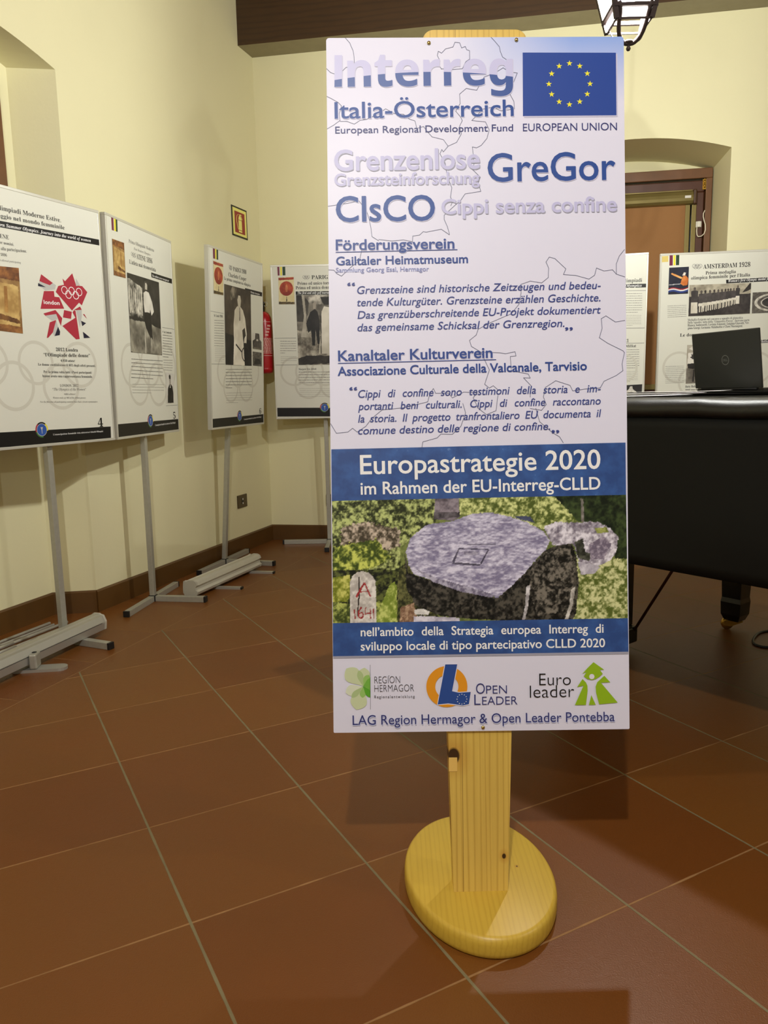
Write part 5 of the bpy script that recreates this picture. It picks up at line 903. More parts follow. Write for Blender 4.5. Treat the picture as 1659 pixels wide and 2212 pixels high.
# ------------------------------------------------------------------ poster stands
def pics(kind):
    g = lambda a, b=None: ((a, a, a) if not isinstance(a, tuple) else a)
    K, Dk, Md, Lt, Wt = (26, 23, 20), (52, 48, 42), (110, 104, 94), (170, 164, 150), (226, 222, 208)
    if kind == 'old':
        return ((118, 84, 48), (196, 158, 96), 7), [([(.1, .12), (.95, .1), (.95, .72), (.1, .8)], (168, 132, 74), (214, 182, 116), 9, .06), ([(0, .84), (1, .8), (1, 1), (0, 1)], (96, 56, 30), (160, 104, 52), 14, .05), ([(.35, .2), (.95, .14), (.95, .2), (.4, .3)], (86, 54, 30), (130, 88, 46), 16, .05), ([(0, 0), (1, 0), (1, .1), (0, .13)], (100, 60, 34), (160, 110, 60), 14, .05), ([(.62, .3), (.7, .3), (.7, .7), (.62, .7)], (150, 104, 50), (190, 146, 80), 12, .02)]
    if kind == 'poster':
        L = [([(0, .9), (1, .9), (1, .985), (0, .985)], (130, 40, 30), (190, 80, 50), 12, .05)]
        c = [(.5 + .44 * math.cos(a), .58 + .27 * math.sin(a)) for a in np.linspace(0, 2 * PI, 28)]
        L += [(c, (132, 40, 24), (186, 78, 44), 6, .01), ([(.46, .45), (.56, .45), (.6, .6), (.54, .76), (.47, .7), (.42, .58)], (176, 96, 60), (214, 140, 90), 9, .04), ([(0, 0), (1, 0), (1, .08), (0, .1)], (60, 48, 30), (120, 100, 56), 20, .06), ([(.46, .1), (.54, .1), (.51, .28), (.49, .28)], (40, 34, 26), (70, 60, 44), 8, .01)]
        return ((206, 190, 140), (232, 220, 176), 5), L
    if kind == 'athlete':
        L = [([(0, 0), (1, 0), (1, .36), (.55, .42), (0, .42)], (96, 92, 82), (170, 166, 150), 9, .06), ([(0, .46), (.42, .46), (.44, .86), (0, .94)], (40, 38, 34), (214, 210, 196), 14, .05)]
        for k in range(7): L.append(([(.02 + k * .06, .5 + (k % 3) * .03), (.055 + k * .06, .5 + (k % 3) * .03), (.05 + k * .06, .86 - (k % 2) * .05), (.02 + k * .06, .84)], (150, 146, 134), (232, 228, 214), 9, .03))
        L += [([(.5, .84), (.6, .84), (.615, .9), (.6, .96), (.53, .96), (.49, .9)], (60, 55, 50), (150, 140, 128), 9, .01), ([(.53, .85), (.59, .85), (.6, .91), (.57, .94), (.535, .93)], (190, 184, 170), (214, 208, 196), 6, .0),
              ([(.47, .8), (.55, .83), (.64, .82), (.74, .7), (.78, .58), (.7, .52), (.66, .6), (.64, .55), (.48, .55), (.46, .66)], (206, 202, 190), (240, 237, 228), 5, .01), ([(.48, .55), (.65, .55), (.69, .4), (.7, .2), (.64, .2), (.5, .34), (.45, .45)], (24, 22, 20), (54, 50, 46), 6, .01),
              ([(.44, .0), (.47, 0), (.48, .3), (.45, .33)], (150, 146, 134), (190, 186, 172), 9, .02), ([(.64, .02), (.66, .02), (.67, .22), (.64, .22)], (150, 146, 134), (200, 196, 180), 9, .02)]
        return ((28, 26, 24), (74, 70, 64), 8), L
    if kind == 'man':
        return ((206, 204, 196), (222, 220, 212), 4), [([(.18, 0), (.92, 0), (.9, .34), (.78, .56), (.58, .64), (.4, .62), (.22, .48)], (22, 20, 20), (50, 48, 46), 5, .02), ([(.4, .64), (.56, .64), (.58, .76), (.54, .86), (.42, .86), (.37, .76)], (120, 114, 106), (176, 170, 160), 6, .01), ([(.36, .8), (.58, .8), (.58, .9), (.46, .96), (.34, .9)], (36, 34, 32), (60, 56, 52), 6, .01), ([(.46, .5), (.56, .5), (.54, .62), (.48, .62)], (214, 212, 204), (236, 234, 228), 4, 0)]
    if kind == 'tennis':
        return ((38, 33, 28), (104, 92, 78), 5), [([(0, 0), (1, 0), (1, .34), (0, .4)], (20, 18, 18), (52, 48, 44), 6, .04), ([(.22, .82), (.38, .86), (.46, .98), (.3, 1.0), (.2, .92)], (40, 36, 30), (150, 140, 124), 12, .05), ([(.28, 0), (.72, 0), (.68, .3), (.64, .46), (.74, .5), (.78, .4), (.72, .36), (.7, .3), (.8, .3), (.82, .42), (.76, .62), (.68, .72), (.58, .76), (.46, .76), (.36, .7), (.31, .5), (.32, .32)], (204, 197, 180), (240, 235, 222), 6, .015),
               ([(.5, .75), (.58, .75), (.61, .84), (.58, .91), (.5, .91), (.47, .84)], (186, 178, 160), (212, 205, 188), 6, .0), ([(.47, .84), (.46, .92), (.54, .96), (.62, .92), (.62, .84), (.59, .9), (.51, .9)], (40, 34, 28), (70, 62, 54), 6, .0), ([(.54, .58), (.57, .58), (.57, .75), (.55, .75)], (44, 38, 32), (70, 62, 54), 5, 0),
               ([(.38, .26), (.6, .17), (.62, .185), (.4, .28)], (22, 18, 16), (40, 36, 32), 5, 0)] + [([(.77 + .17 * math.cos(a) * r, .15 + .105 * math.sin(a) * r) for r, rng in ((1.0, np.linspace(0, 2 * PI, 26)), (.84, np.linspace(2 * PI, 0, 26))) for a in rng], (30, 26, 22), (60, 54, 46), 6, 0)]
    if kind == 'tower': return ((206, 204, 196), (226, 222, 212), 4), [([(0, 0), (1, 0), (1, .5), (.8, .62), (.74, .98), (.3, 1), (.25, .62), (0, .5)], (46, 42, 40), (96, 90, 84), 8, .02), ([(.4, .52), (.62, .52), (.58, .64), (.44, .64)], (200, 196, 186), (226, 222, 212), 4, 0), ([(0, 0), (1, 0), (1, .12), (0, .1)], (84, 78, 70), (140, 134, 120), 8, .03)]
    if kind == 'crowd': return ((36, 33, 30), (150, 145, 134), 11), [([(.1, .1), (.9, .15), (.8, .5), (.3, .55)], (30, 28, 26), (80, 76, 70), 9, .1)]
    if kind == 'couple':
        base, L = ((60, 56, 50), (176, 170, 156), 9), [([(0, 0), (1, 0), (1, .42), (0, .5)], (84, 78, 68), (190, 184, 168), 16, .05), ([(0, .0), (1, .04), (1, .12), (.2, .14), (0, .1)], (26, 24, 22), (60, 56, 50), 12, .05), ([(0, .62), (.16, .62), (.2, .9), (.1, 1), (0, 1)], (30, 28, 26), (70, 66, 60), 8, .05), ([(.06, .4), (.14, .4), (.16, .7), (.13, 1), (.09, 1), (.12, .7)], (150, 144, 130), (196, 190, 176), 6, .02), ([(.2, .88), (.5, .86), (.5, 1), (.2, 1)], (90, 86, 78), (216, 210, 198), 12, .06),
               ([(.2, .6), (.24, .46), (.3, .5), (.32, .28), (.38, .28), (.4, .5), (.44, .3), (.48, .3), (.5, .62), (.46, .76), (.4, .8), (.3, .76)], (20, 18, 17), (44, 41, 38), 6, .02), ([(.36, .8), (.42, .8), (.43, .88), (.4, .91), (.36, .88)], (140, 132, 120), (176, 168, 154), 6, 0),
               ([(.46, .16), (.9, .16), (.84, .5), (.8, .72), (.72, .82), (.6, .84), (.54, .76), (.52, .5)], (188, 182, 166), (228, 223, 210), 6, .02), ([(.6, .86), (.72, .86), (.76, .97), (.52, .97), (.56, .9)], (24, 22, 20), (60, 56, 50), 6, .02), ([(.5, .16), (.52, .16), (.54, .7), (.52, .7)], (50, 46, 40), (70, 66, 58), 5, 0)]
        return base, [(([(x * .74, y) for x, y in q[0]],) + q[1:]) if i >= 5 else q for i, q in enumerate(L)]
    if kind == 'games':
        w = lambda o: [(x, .12 + o + .035 * math.sin(7 * x)) for x in np.linspace(0, 1, 12)]
        band = lambda a, b: w(a) + w(b)[::-1]
        return ((26, 28, 44), (40, 42, 60), 5), [(band(.06, .10), (150, 30, 40), (170, 40, 50), 4, 0), (band(.015, .06), (222, 220, 216), (236, 234, 230), 4, 0), (band(-.05, .015), (40, 60, 130), (50, 70, 140), 4, 0), ([(.6, .38), (.75, .3), (.95, .32), (1, .55), (.86, .68), (.72, .66), (.66, .55)], (196, 104, 44), (230, 156, 84), 7, .03), ([(.1, .78), (.14, .74), (.62, .56), (.7, .6), (.62, .64), (.16, .8)], (206, 130, 64), (236, 180, 110), 6, .01), ([(.68, .68), (.82, .68), (.86, .78), (.76, .8)], (196, 160, 130), (232, 226, 214), 6, .01), ([(.02, .34), (.6, .36), (.6, .39), (.02, .375)], (150, 150, 156), (196, 196, 200), 20, .02)]
    if kind == 'team':
        L = [([(0, .74), (.95, .82), (1, 1), (0, 1)], (128, 120, 104), (190, 182, 162), 6, .03), ([(0, .0), (1, 0), (1, .66), (0, .62)], (44, 40, 40), (72, 66, 64), 6, .02), ([(.86, .7), (.98, 1), (1, 1), (1, .8), (.94, .74)], (34, 30, 30), (64, 58, 54), 6, .02)]
        xs = [.09, .2, .265, .34, .41, .475, .535, .59, .635, .675, .725]; 
        for i, x in enumerate(xs + [.79]):
            q = i / 11; s = 1 - .28 * q; y0 = .09 + .25 * q; hgt = .62 * s * (1.18 if i in (0, 11) else 1); wd = .042 * s * (1.25 if i == 0 else 1); wh = i in (0, 11)
            yl = y0 + hgt
            L.append(([(x - wd, y0 + hgt * .42), (x + wd, y0 + hgt * .42), (x + wd * 1.1, yl * .97 + .0), (x, yl + .01), (x - wd * 1.1, yl * .97)], (58, 54, 54), (88, 82, 80), 5, 0))
            L.append(([(x - wd * 1.05, y0 + hgt * (.0 if wh else .32)), (x + wd * 1.05, y0 + hgt * (.0 if wh else .32)), (x + wd, y0 + hgt * .48), (x - wd, y0 + hgt * .48)], (206, 200, 184), (232, 227, 214), 4, 0))
            for d in (-.5, .5): L.append(([(x + d * wd - .009 * s, y0), (x + d * wd + .009 * s, y0), (x + d * wd + .011 * s, y0 + hgt * .34), (x + d * wd - .011 * s, y0 + hgt * .34)], (196, 188, 170), (224, 218, 202), 4, 0))
            L.append(([(x + .02 * s * math.cos(a), yl + .05 * s + .055 * s * math.sin(a)) for a in np.linspace(0, 2 * PI, 10)], (52, 46, 44), (110, 100, 92), 8, 0))
        return ((150, 142, 124), (196, 188, 168), 5), L
    if kind == 'stadium':
        el = lambda rx, ry, c=(.55, .5): [(c[0] + rx * math.cos(a), c[1] + ry * math.sin(a)) for a in np.linspace(0, 2 * PI, 26)]
        return ((60, 56, 52), (136, 130, 120), 9), [(el(.5, .44), (150, 146, 136), (216, 212, 200), 8, .03), (el(.42, .36), (70, 66, 62), (110, 104, 98), 8, .02), (el(.34, .28), (190, 186, 176), (214, 210, 200), 6, .0), (el(.31, .25), (44, 42, 42), (74, 70, 68), 6, .02)]
    if kind == 'runner':
        return ((150, 142, 126), (206, 200, 184), 4), [([(0, 0), (1, 0), (1, .46), (0, .4)], (96, 90, 82), (150, 144, 132), 8, .03), ([(.1, .9), (.35, .98), (.5, .9), (.4, .84)], (200, 195, 184), (226, 222, 212), 6, .02), ([(.08, .4), (.6, .36), (.7, .52), (.3, .56), (.05, .5)], (26, 24, 24), (54, 50, 48), 6, .02), ([(.05, .52), (.6, .52), (.62, .8), (.08, .8)], (206, 202, 190), (230, 226, 216), 5, .02), ([(.18, .68), (.26, .7), (.24, .78), (.3, .74), (.34, .8), (.38, .74), (.44, .78), (.42, .7), (.5, .68), (.34, .62)], (40, 38, 38), (60, 56, 54), 5, 0), ([(.34, .04), (.42, .04), (.44, .36), (.36, .36)], (40, 36, 34), (74, 68, 62), 5, .02)]
    return ((30, 28, 27), (52, 49, 46), 6), [([(.32, .12), (.5, .5), (.56, .84), (.64, .86), (.66, .55), (.72, .4), (.86, .1), (.6, .2)], (196, 192, 182), (232, 229, 220), 6, .03)]
def poster_stand(label, foot, ang, corner, plean, tilt_pole, items, plist, arms, group):
    r = thing('poster_stand', label, 'display stand', (foot[0], foot[1], 0), ang, group)
    Ri = root_mat(r).inverted()
    ex = Vector((math.cos(ang), math.sin(ang), 0)); nn = Vector((math.sin(ang), -math.cos(ang), 0)); uu = Vector((0, 0, 1)) * math.cos(plean) + nn * math.sin(plean)
    PM = Ri @ frame_mat(Vector(corner), ex, uu)
    mb = MB(); T_ = .026
    for x0, x1, y0, y1 in ((0, .7, 0, .012), (0, .7, .988, 1.0), (0, .010, .012, .988), (.69, .7, .012, .988)): mb.box(x0, x1, y0, y1, -T_, .0015, None, .0015)
    for x in (-.0004, .6998): mb.box(x, x + .0006, .0, 1.0, -.017, -.011)
    mb.build('frame', ALUW, r, PM)
    mb = MB(); mb.box(.008, .692, .010, .990, -.02, 0.0); sheet = mb.build('poster_sheet', SHEETM, r, PM)
    print_parts(items, sheet, (9, 691, 11, 989), res=2)
    for nm, q, kd in plist:
        base, L = pics(kd); w = abs(q[1][0] - q[0][0]); h = abs(q[0][1] - q[3][1]); k = .62
        picture(nm, sheet, q, int(max(24, w * k)), int(max(24, h * k)), base, L, True, seed=hash_(kd), clip=(9, 691))
    foot_top = Vector((0, 0, 0.03)); ctr = PM @ Vector((.35, 1.0, -T_ - .014)); bot = PM @ Vector((.35, 0.0, -T_ - .014))
    ptop = PM @ Vector((.35, .93, -T_ - .014))
    d = (ptop - foot_top); PMt = frame_mat(foot_top, Vector((1, 0, 0)), d)
    mb = MB(); mb.box(-.014, .014, 0, d.length, -.013, .013, PMt, .002); mb.build('pole', ALU, r)
    mb = MB(); mb.box(-.018, .018, -.018, .018, .0, .032, None, .002); mb.build('foot_joint', BLK, r)
    for dx, dy, ln in arms:
        a = math.atan2(dy, dx); M = Matrix.Rotation(a, 4, 'Z')
        mb = MB(); mb.box(.018, ln - .012, -.0145, .0145, .0, .029, M, .0015); bar = mb.build('foot_bar', ALU, r)
        mb = MB(); mb.box(ln - .012, ln, -.0152, .0152, .0, .0296, M, .0015); mb.build('end_cap', BLK, bar)
    return r
def hash_(s): return sum(ord(c) * (i + 3) for i, c in enumerate(s)) % 900
GRP = 'olympic history poster stands'
def foot_of(corner, ang, back=.04, lift=0.0):
    return (corner[0] + .35 * math.cos(ang) - back * math.sin(ang), corner[1] + .35 * math.sin(ang) + back * math.cos(ang))
poster_stand('poster stand numbered 4 with red 2012 emblem, at the left edge of the photo', foot_of((-1.5119, 2.9132), 1.1435), 1.1435, (-1.5119, 2.9132, .8547), 0.0, 0, SHEET4, PICS4, ((1, 0, .2), (-1, 0, .3), (0, -1, .27)), GRP)
poster_stand('poster stand numbered 5, Atene 1896, with photo of woman in white blouse', (-1.205, 3.90), 1.4208, (-1.2177, 3.572, .8541), 0.0166, 0, SHEET5, PICS5, ((1, 0, .3), (-1, 0, .3), (0, -1, .29)), GRP)
poster_stand('poster stand numbered 6, Parigi 1900, with photo of woman holding tennis racket', (-1.005, 4.755), 1.2937, (-.9574, 4.3712, .853), 0.0363, 0, SHEET6, PICS6, ((1, 0, .33), (-1, 0, .33), (0, -1, .34)), GRP)
poster_stand('poster stand against the back wall with golf couple photo, partly behind the board', (-.385, 5.345), 0.0016, (-.7131, 5.2482, .8752), 0.0, 0, SHEET7, PICS7, ((-1, 0, .33), (1, 0, .33), (0, -1, .31)), GRP)
poster_stand('Amsterdam 1928 poster stand with gymnast team photo, behind the laptop', foot_of((1.6282, 4.6546), -.1484), -.1484, (1.6282, 4.6546, .8046), 0.0, 0, SHEET8, PICS8, ((-1, 0, .3), (1, 0, .3), (0, -1, .28)), GRP)
poster_stand('mostly hidden poster stand showing the word Olimpiadi, right of the board', foot_of((.8927, 4.8577), -.258), -.258, (.8927, 4.8577, .818), 0.0, 0, SHEET9, PICS9, ((-1, 0, .3), (1, 0, .3), (0, -1, .28)), GRP)
# ------------------------------------------------------------------ roll-up banner cassettes on the floor
def cassette(label, p0, p1, w, h, flat_top, feet, z0=.012):
    d = Vector((p1[0] - p0[0], p1[1] - p0[1], 0)); L = d.length; an = math.atan2(d.y, d.x)
    r = thing('banner_cassette', label, 'banner stand', (p0[0], p0[1], 0), an, 'roll-up banner cassettes')
    pr = []
    if flat_top:
        pr = [(-w / 2, 0), (-w / 2 - .002, h * .45), (-w / 2 + .006, h * .8), (-w * .22, h), (w * .12, h), (w * .2, h * .94), (w * .36, h * .9), (w / 2, h * .52), (w / 2 - .001, h * .49), (w / 2, h * .46), (w / 2 - .004, .0)]
    else:
        pr = [(-w / 2 + .01, 0), (-w / 2, .015), (-w / 2, h * .55), (-w / 2 + .004, h * .92), (-w * .34, h * .97), (-w * .30, h * .9), (-w * .1, h), (w * .2, h * 1.0), (w * .4, h * .9), (w * .47, h * .7), (w * .33, h * .55), (w * .36, h * .4), (w / 2, h * .28), (w * .46, .01), (w * .3, 0)]
    M = Matrix(((0, 0, 1, 0), (-1, 0, 0, 0), (0, 1, 0, z0), (0, 0, 0, 1)))       # profile x -> -y (right of travel), y -> z
    mb = MB(); mb.prism(pr, .012, L - .012, M); body = mb.build('cassette_body', ALUW if not flat_top else ALUL, r)
    if flat_top:
        mb = MB(); mb.box(.03, L - .03, -w / 2 - .0006, -w / 2 + .002, z0 + h * .465, z0 + h * .485); mb.build('slot', BLK, body)
    cap = [(x * 1.05, y * 1.03) for x, y in pr]
    for a, b in ((0, .0125), (L - .0125, L)):
        mb = MB(); mb.prism(cap, a, b, M); mb.build('end_cap', mat('grey_end_cap', (186, 183, 170), 0.5), r)
    for dist, ln, skew, wd, tall in feet:
        mb = MB(); Mf = Matrix.Translation((dist, 0, 0)) @ Matrix.Rotation(-PI / 2 + skew, 4, 'Z')
        n_ = 8; pts = [(-.03, -wd / 2), (ln - wd / 2, -wd / 2)] + [(ln - wd / 2 + wd / 2 * math.sin(PI * k / n_), -wd / 2 * math.cos(PI * k / n_)) for k in range(1, n_)] + [(ln - wd / 2, wd / 2), (-.03, wd / 2)]
        if not tall: pts = [(-.03, -wd / 2), (ln, -wd / 2), (ln - .012, wd / 2), (-.03, wd / 2)]
        mb.prism(pts, 0.0, .0118, Mf); ft = mb.build('swivel_foot', ALUL, r)
        if tall:
            mb = MB(); mb.box(w / 2 - .006, w / 2 + .022, -wd * .5, wd * .5, z0 - .018, z0 + h * .62, Mf, .006); br = mb.build('foot_bracket', ALU, r)
            mb = MB(); mb.lathe([(.0, 0), (.009, 0), (.009, .006), (0, .006)], 14, Mf @ Matrix.Translation((w / 2 + .008, 0, z0 + h * .62 - .004))); mb.build('bracket_hole', BLK, br)
        else:
            mb = MB(); mb.box(ln - .008, ln + .001, -wd / 2 - .0006, wd / 2 + .0006, 0.0, .0124, Mf); mb.build('foot_tip', BLK, ft)
    return r
cassette('round ended silver roll-up banner cassette beside the stand numbered 6', (-1.018, 3.93), (-.785, 4.585), .085, .082, False, ((.215, .17, .17, .026, False), (.59, .17, .17, .026, False)))
cassette('large silver roll-up banner cassette with hinged foot, at the lower left', (-1.60, 2.323), (-1.283, 3.345), .080, .068, True, ((.60, .168, .42, .058, True),), .0305)
# loose telescopic banner rods along the wall
RODM = mat('polished_rod', (204, 202, 192), 0.25, 0.35)
rods = [((-1.575, 3.505), -1.12, .009, 'silver banner rod nearest the skirting behind pole of stand 4'), ((-1.548, 3.485), -1.1, .0075, 'second silver banner rod from the skirting, slimmer than its neighbour'), ((-1.50, 3.52), -1.15, .009, 'longest silver banner rod, reaching furthest right of the floor bundle'), ((-1.475, 3.46), -1.08, .0075, 'silver banner rod of the floor bundle lying nearest the big cassette')]
for (x, y), ln, rr, lab in rods:
    t = thing('banner_rod', lab, 'rod', (x, y, rr), math.atan2(.93, .35), 'loose banner rods')
    mb = MB(); mb.tube([(0, 0, 0), (ln, 0, 0)], rr * .78, 12); mb.build('rod_tube', RODM, t)
    for k in range(3): mb = MB(); mb.tube([(ln * (.28 + .3 * k), 0, 0), (ln * (.28 + .3 * k) - .16, 0, 0)], rr, 12); mb.build('rod_sleeve', ALUL, t)
# ------------------------------------------------------------------ things on the walls
def plate_frame(F, a, z, flip=False): return frame_mat(F(a, 0, z), (F(1, 0, 0) - F(0, 0, 0)) * (-1 if flip else 1), Vector((0, 0, 1)))
PMs = plate_frame(WL, .282, 2.145, True)        # x towards the corner, y up, z into the room
def on_wall(root, PM): return root_mat(root).inverted() @ PM
s_ = thing('fire_sign', 'red and yellow fire extinguisher sign with black border on left wall', 'sign', WL(.282, 0, 2.145))
M = on_wall(s_, PMs); mb = MB(); mb.box(-.1, .1, -.093, .093, .0005, .004, None, .0005); pl = mb.build('sign_plate', mat('sign_black', (24, 20, 16), .5), s_, M)
mb = MB(); SY, SR = mat('sign_yellow', (238, 232, 130), .45), mat('sign_red', (152, 36, 30), .45)
mb.use(SY); mb.flat([(-.089, -.083), (.089, -.083), (.089, .083), (-.089, .083)], .0043)
mb.use(SR); mb.flat([(-.066, -.068), (.066, -.068), (.066, .064), (-.066, .064)], .0046)
mb.use(SY); mb.flat([(-.018, -.046), (.026, -.046), (.026, .014), (-.018, .014)], .0049); mb.flat([(-.018, .017), (.026, .017), (.020, .032), (.006, .044), (-.006, .042), (-.014, .032)], .0049); mb.flat([(-.018, -.060), (.026, -.060), (.026, -.050), (-.018, -.050)], .0049)
hp = [(.0, .046), (-.02, .048), (-.034, .040), (-.041, .022), (-.041, .0), (-.034, -.02), (-.024, -.042), (-.019, -.046)]
for a, b in zip(hp[:-1], hp[1:]): mb.flat([(a[0] - .003, a[1]), (a[0] + .003, a[1] + .001), (b[0] + .003, b[1] + .001), (b[0] - .003, b[1])], .0050)
mb.flat([(-.004, .044), (.014, .046), (.03, .05), (.014, .052), (-.002, .051)], .0050); mb.flat([(.012, .046), (.016, .048), (.036, .022), (.031, .020)], .0050)
mb.build('extinguisher_symbol', None, pl)
def outlet(label, F, a, z, w, h, flip):
    t = thing('wall_outlet', label, 'outlet', F(a, 0, z)); M = on_wall(t, plate_frame(F, a, z, flip))
    mb = MB(); mb.box(-w / 2, w / 2, -h / 2, h / 2, .0005, .009, None, .003); p = mb.build('cover_plate', mat('brown_plate', (78, 62, 34), .4), t, M)
    mb = MB(); mb.box(-.013, .013, -.02, .02, .009, .0105, None, .001); mb.build('socket_insert', BLK, p)
    mb = MB()
    for y in (-.0135, .0135): mb.box(-.006, .006, y - .006, y + .006, .0106, .0112)
    mb.build('socket_pin_hole', mat('pale_insert', (226, 222, 210), .5), p)
outlet('square brown wall socket plate on left wall near the corner', WL, .427, .342, .125, .086, True)
outlet('brown socket plate on back wall, half hidden by the lilac board', WB, .455, .290, .09, .085, False)
# fire extinguisher
fe = thing('fire_extinguisher', 'red fire extinguisher hanging in the corner between stand 6 and golf poster', 'extinguisher', (-.782, 5.30, 1.18))
RED = mat('extinguisher_red', (168, 22, 32), 0.28)
mb = MB(); mb.lathe([(0.0, 0.0), (.035, 0.0), (.052, .008), (.058, .025), (.058, .03), (.0572, .034), (.058, .04), (.058, .335), (.054, .365), (.043, .388), (.026, .402), (.018, .405), (0, .405)], 36); mb.build('cylinder', RED, fe)
LAB = mat('label_print', (214, 170, 160), .5)
mb = MB()
def arcpatch(a0, a1, z0, z1, r=.0585):
    n_ = 8; vv = []
    for k in range(n_ + 1):
        a = a0 + (a1 - a0) * k / n_; vv += [(r * math.cos(a), r * math.sin(a), z0), (r * math.cos(a), r * math.sin(a), z1)]
    mb.add(vv, [(2 * k, 2 * k + 2, 2 * k + 3, 2 * k + 1) for k in range(n_)])
rnd = random.Random(4)
A0, A1 = math.radians(-100), math.radians(-5)
for z in (.115, .335): arcpatch(A0, A1, z, z + .003)
arcpatch(A0, A0 + .05, .115, .335)
for k in range(11):
    z = .13 + k * .0095; a = A0 + .15
    while a < A1 - .1:
        w_ = rnd.uniform(.08, .3); arcpatch(a, min(a + w_, A1 - .05), z, z + .0055); a += w_ + .06
for k in range(4): arcpatch(A0 + .5 + .1 * k, A0 + .58 + .12 * k + .3, .245 + k * .02, .256 + k * .02)
mb.build('printed_label', LAB, fe)
mb = MB(); mb.lathe([(.012, .405), (.014, .412), (.014, .44), (.02, .445), (.02, .46), (.011, .465), (0, .465)], 18); mb.box(-.015, .015, -.03, .02, .452, .468, None, .003); mb.build('valve', mat('dark_valve', (44, 38, 30), .35, .6), fe)
mb = MB(); mb.box(-.008, .008, -.09, .0, .470, .478, Matrix.Rotation(.0, 4, 'X'), .002); mb.box(-.007, .007, -.085, .0, .493, .500, None, .002); mb.box(-.007, .007, -.01, .006, .470, .5, None, .001); mb.build('squeeze_handle', BLK, fe)
mb = MB(); mb.tube([(.0235 + .011 * math.cos(a), -.012, .452 + .014 * math.sin(a)) for a in np.linspace(0, 2 * PI, 16)[:-1]], .002, 8, True); mb.build('safety_ring', ALU, fe)
mb = MB(); mb.tube([(-.012, .01, .44), (-.04, .015, .43), (-.062, .01, .38), (-.066, .0, .25), (-.064, .0, .12)], .008, 10); mb.build('hose', BLK, fe)
mb = MB(); mb.box(-.02, .02, .05, .105, .30, .38, Matrix.Rotation(math.radians(70), 4, 'Z'), .002); mb.build('wall_bracket', BLK, fe)
# ------------------------------------------------------------------ covered grand piano
PU = Vector((.6223, -.7828, 0)); PN = Vector((.7828, .6223, 0)); PO = PU * -2.2 + PN * 1.89
pa = math.atan2(PU.y, PU.x)
gp = thing('grand_piano', 'black grand piano on brass casters under a black cover', 'piano', PO, pa)
# local axes: x along the near side, y towards the far side
def outline(o=0.0, n_=14):
    W_, L_ = 1.49, 2.02
    p = [(0, 0), (.30, 0), (.6, 0), (.9, 0), (1.2, 0), (1.5, 0)]
    for k in range(1, n_ + 1):                      # bentside sweeping to the tail
        q = k / n_; x = 1.5 + .65 * q; y = .62 * (3 * q * q - 2 * q ** 3); p.append((x, y))
    for k in range(1, 9):
        a = -PI / 2 + PI * .5 * k / 8; p.append((2.15 + .28 * math.cos(a), .90 + .28 * math.sin(a)))
    for k in range(1, 9):
        a = PI * .5 * k / 8; p.append((2.15 + .28 * math.cos(a), W_ - .5 + .5 * math.sin(a)))
    p += [(1.6, W_), (1.2, W_), (.8, W_), (.4, W_), (0, W_)]
    # densify and offset outwards
    q = []
    for a, b in zip(p, p[1:] + p[:1]):
        d = math.hypot(b[0] - a[0], b[1] - a[1]); k_ = max(1, int(d / .035))
        for i in range(k_): q.append((a[0] + (b[0] - a[0]) * i / k_, a[1] + (b[1] - a[1]) * i / k_))
    N = len(q); out = []
    for i in range(N):
        a, b = q[i - 1], q[(i + 1) % N]; tx, ty = b[0] - a[0], b[1] - a[1]; d = math.hypot(tx, ty) or 1
        out.append((q[i][0] + ty / d * o, q[i][1] - tx / d * o))
    return out
PBLK = mat('piano_lacquer', (10, 10, 11), 0.18)
mb = MB(); mb.prism(outline(-.03), .60, .985); mb.build('case', PBLK, gp)
for lx, ly in ((.575, .24), (.600, 1.318), (1.95, 1.0)):
    mb = MB(); h2 = .058
    for (za, ha), (zb, hb) in zip(((.598, .050), (.20, .043), (.145, .041), (.125, .044), (.07, .042), (.042, .031)), ((.20, .043), (.145, .041), (.125, .044), (.07, .042), (.042, .031), (.040, .015))):
        mb.add([(lx + sx * h, ly + sy * h, z) for z, h in ((za, ha), (zb, hb)) for sx, sy in ((-1, -1), (1, -1), (1, 1), (-1, 1))], [(0, 1, 5, 4), (1, 2, 6, 5), (2, 3, 7, 6), (3, 0, 4, 7)] + ([(4, 5, 6, 7)] if zb == .040 else []))
    lg = mb.build('leg', PBLK, gp)
    mb = MB(); Mc = Matrix.Translation((lx, ly, 0)) @ Matrix.Rotation(math.radians(38), 4, 'Z')
    mb.lathe([(0.0, -.011), (.021, -.011), (.0255, -.007), (.0255, .007), (.021, .011), (0, .011)], 24, Mc @ Matrix.Translation((-.03, 0, .0256)) @ Matrix.Rotation(PI / 2, 4, 'X'))
    for sy in (-.0155, .0155): mb.prism([(-.044, .02), (-.016, .016), (.03, .036), (.03, .0415), (-.03, .0415), (-.046, .036)], sy - .002, sy + .002, Mc @ Matrix.Rotation(PI / 2, 4, 'X'))
    mb.box(-.024, .026, -.016, .016, .036, .0405, Mc); mb.build('caster', BRASS, lg)
ly_ = MB(); LX, LY = .44, .652
for sy in (-.1, .1): ly_.box(LX - .015, LX + .015, LY + sy - .02, LY + sy + .02, .1, .6, None, .003)
ly_.box(LX - .05, LX + .04, LY - .12, LY + .12, .035, .10, None, .006); lyo = ly_.build('pedal_lyre', PBLK, gp)
for k in (-1, 0, 1):
    mb = MB(); mb.box(LX - .17, LX - .05, LY + k * .07 - .014, LY + k * .07 + .014, .045, .056, None, .004); mb.build('pedal', BRASS, lyo)
for sy in (.1,):
    mb = MB(); mb.tube([(LX + .03, LY + sy, .075), (LX + .33, LY + sy, .60)], .006, 8); mb.build('brace_rod', mat('dark_brass_rod', (70, 34, 20), .4, .5), lyo)
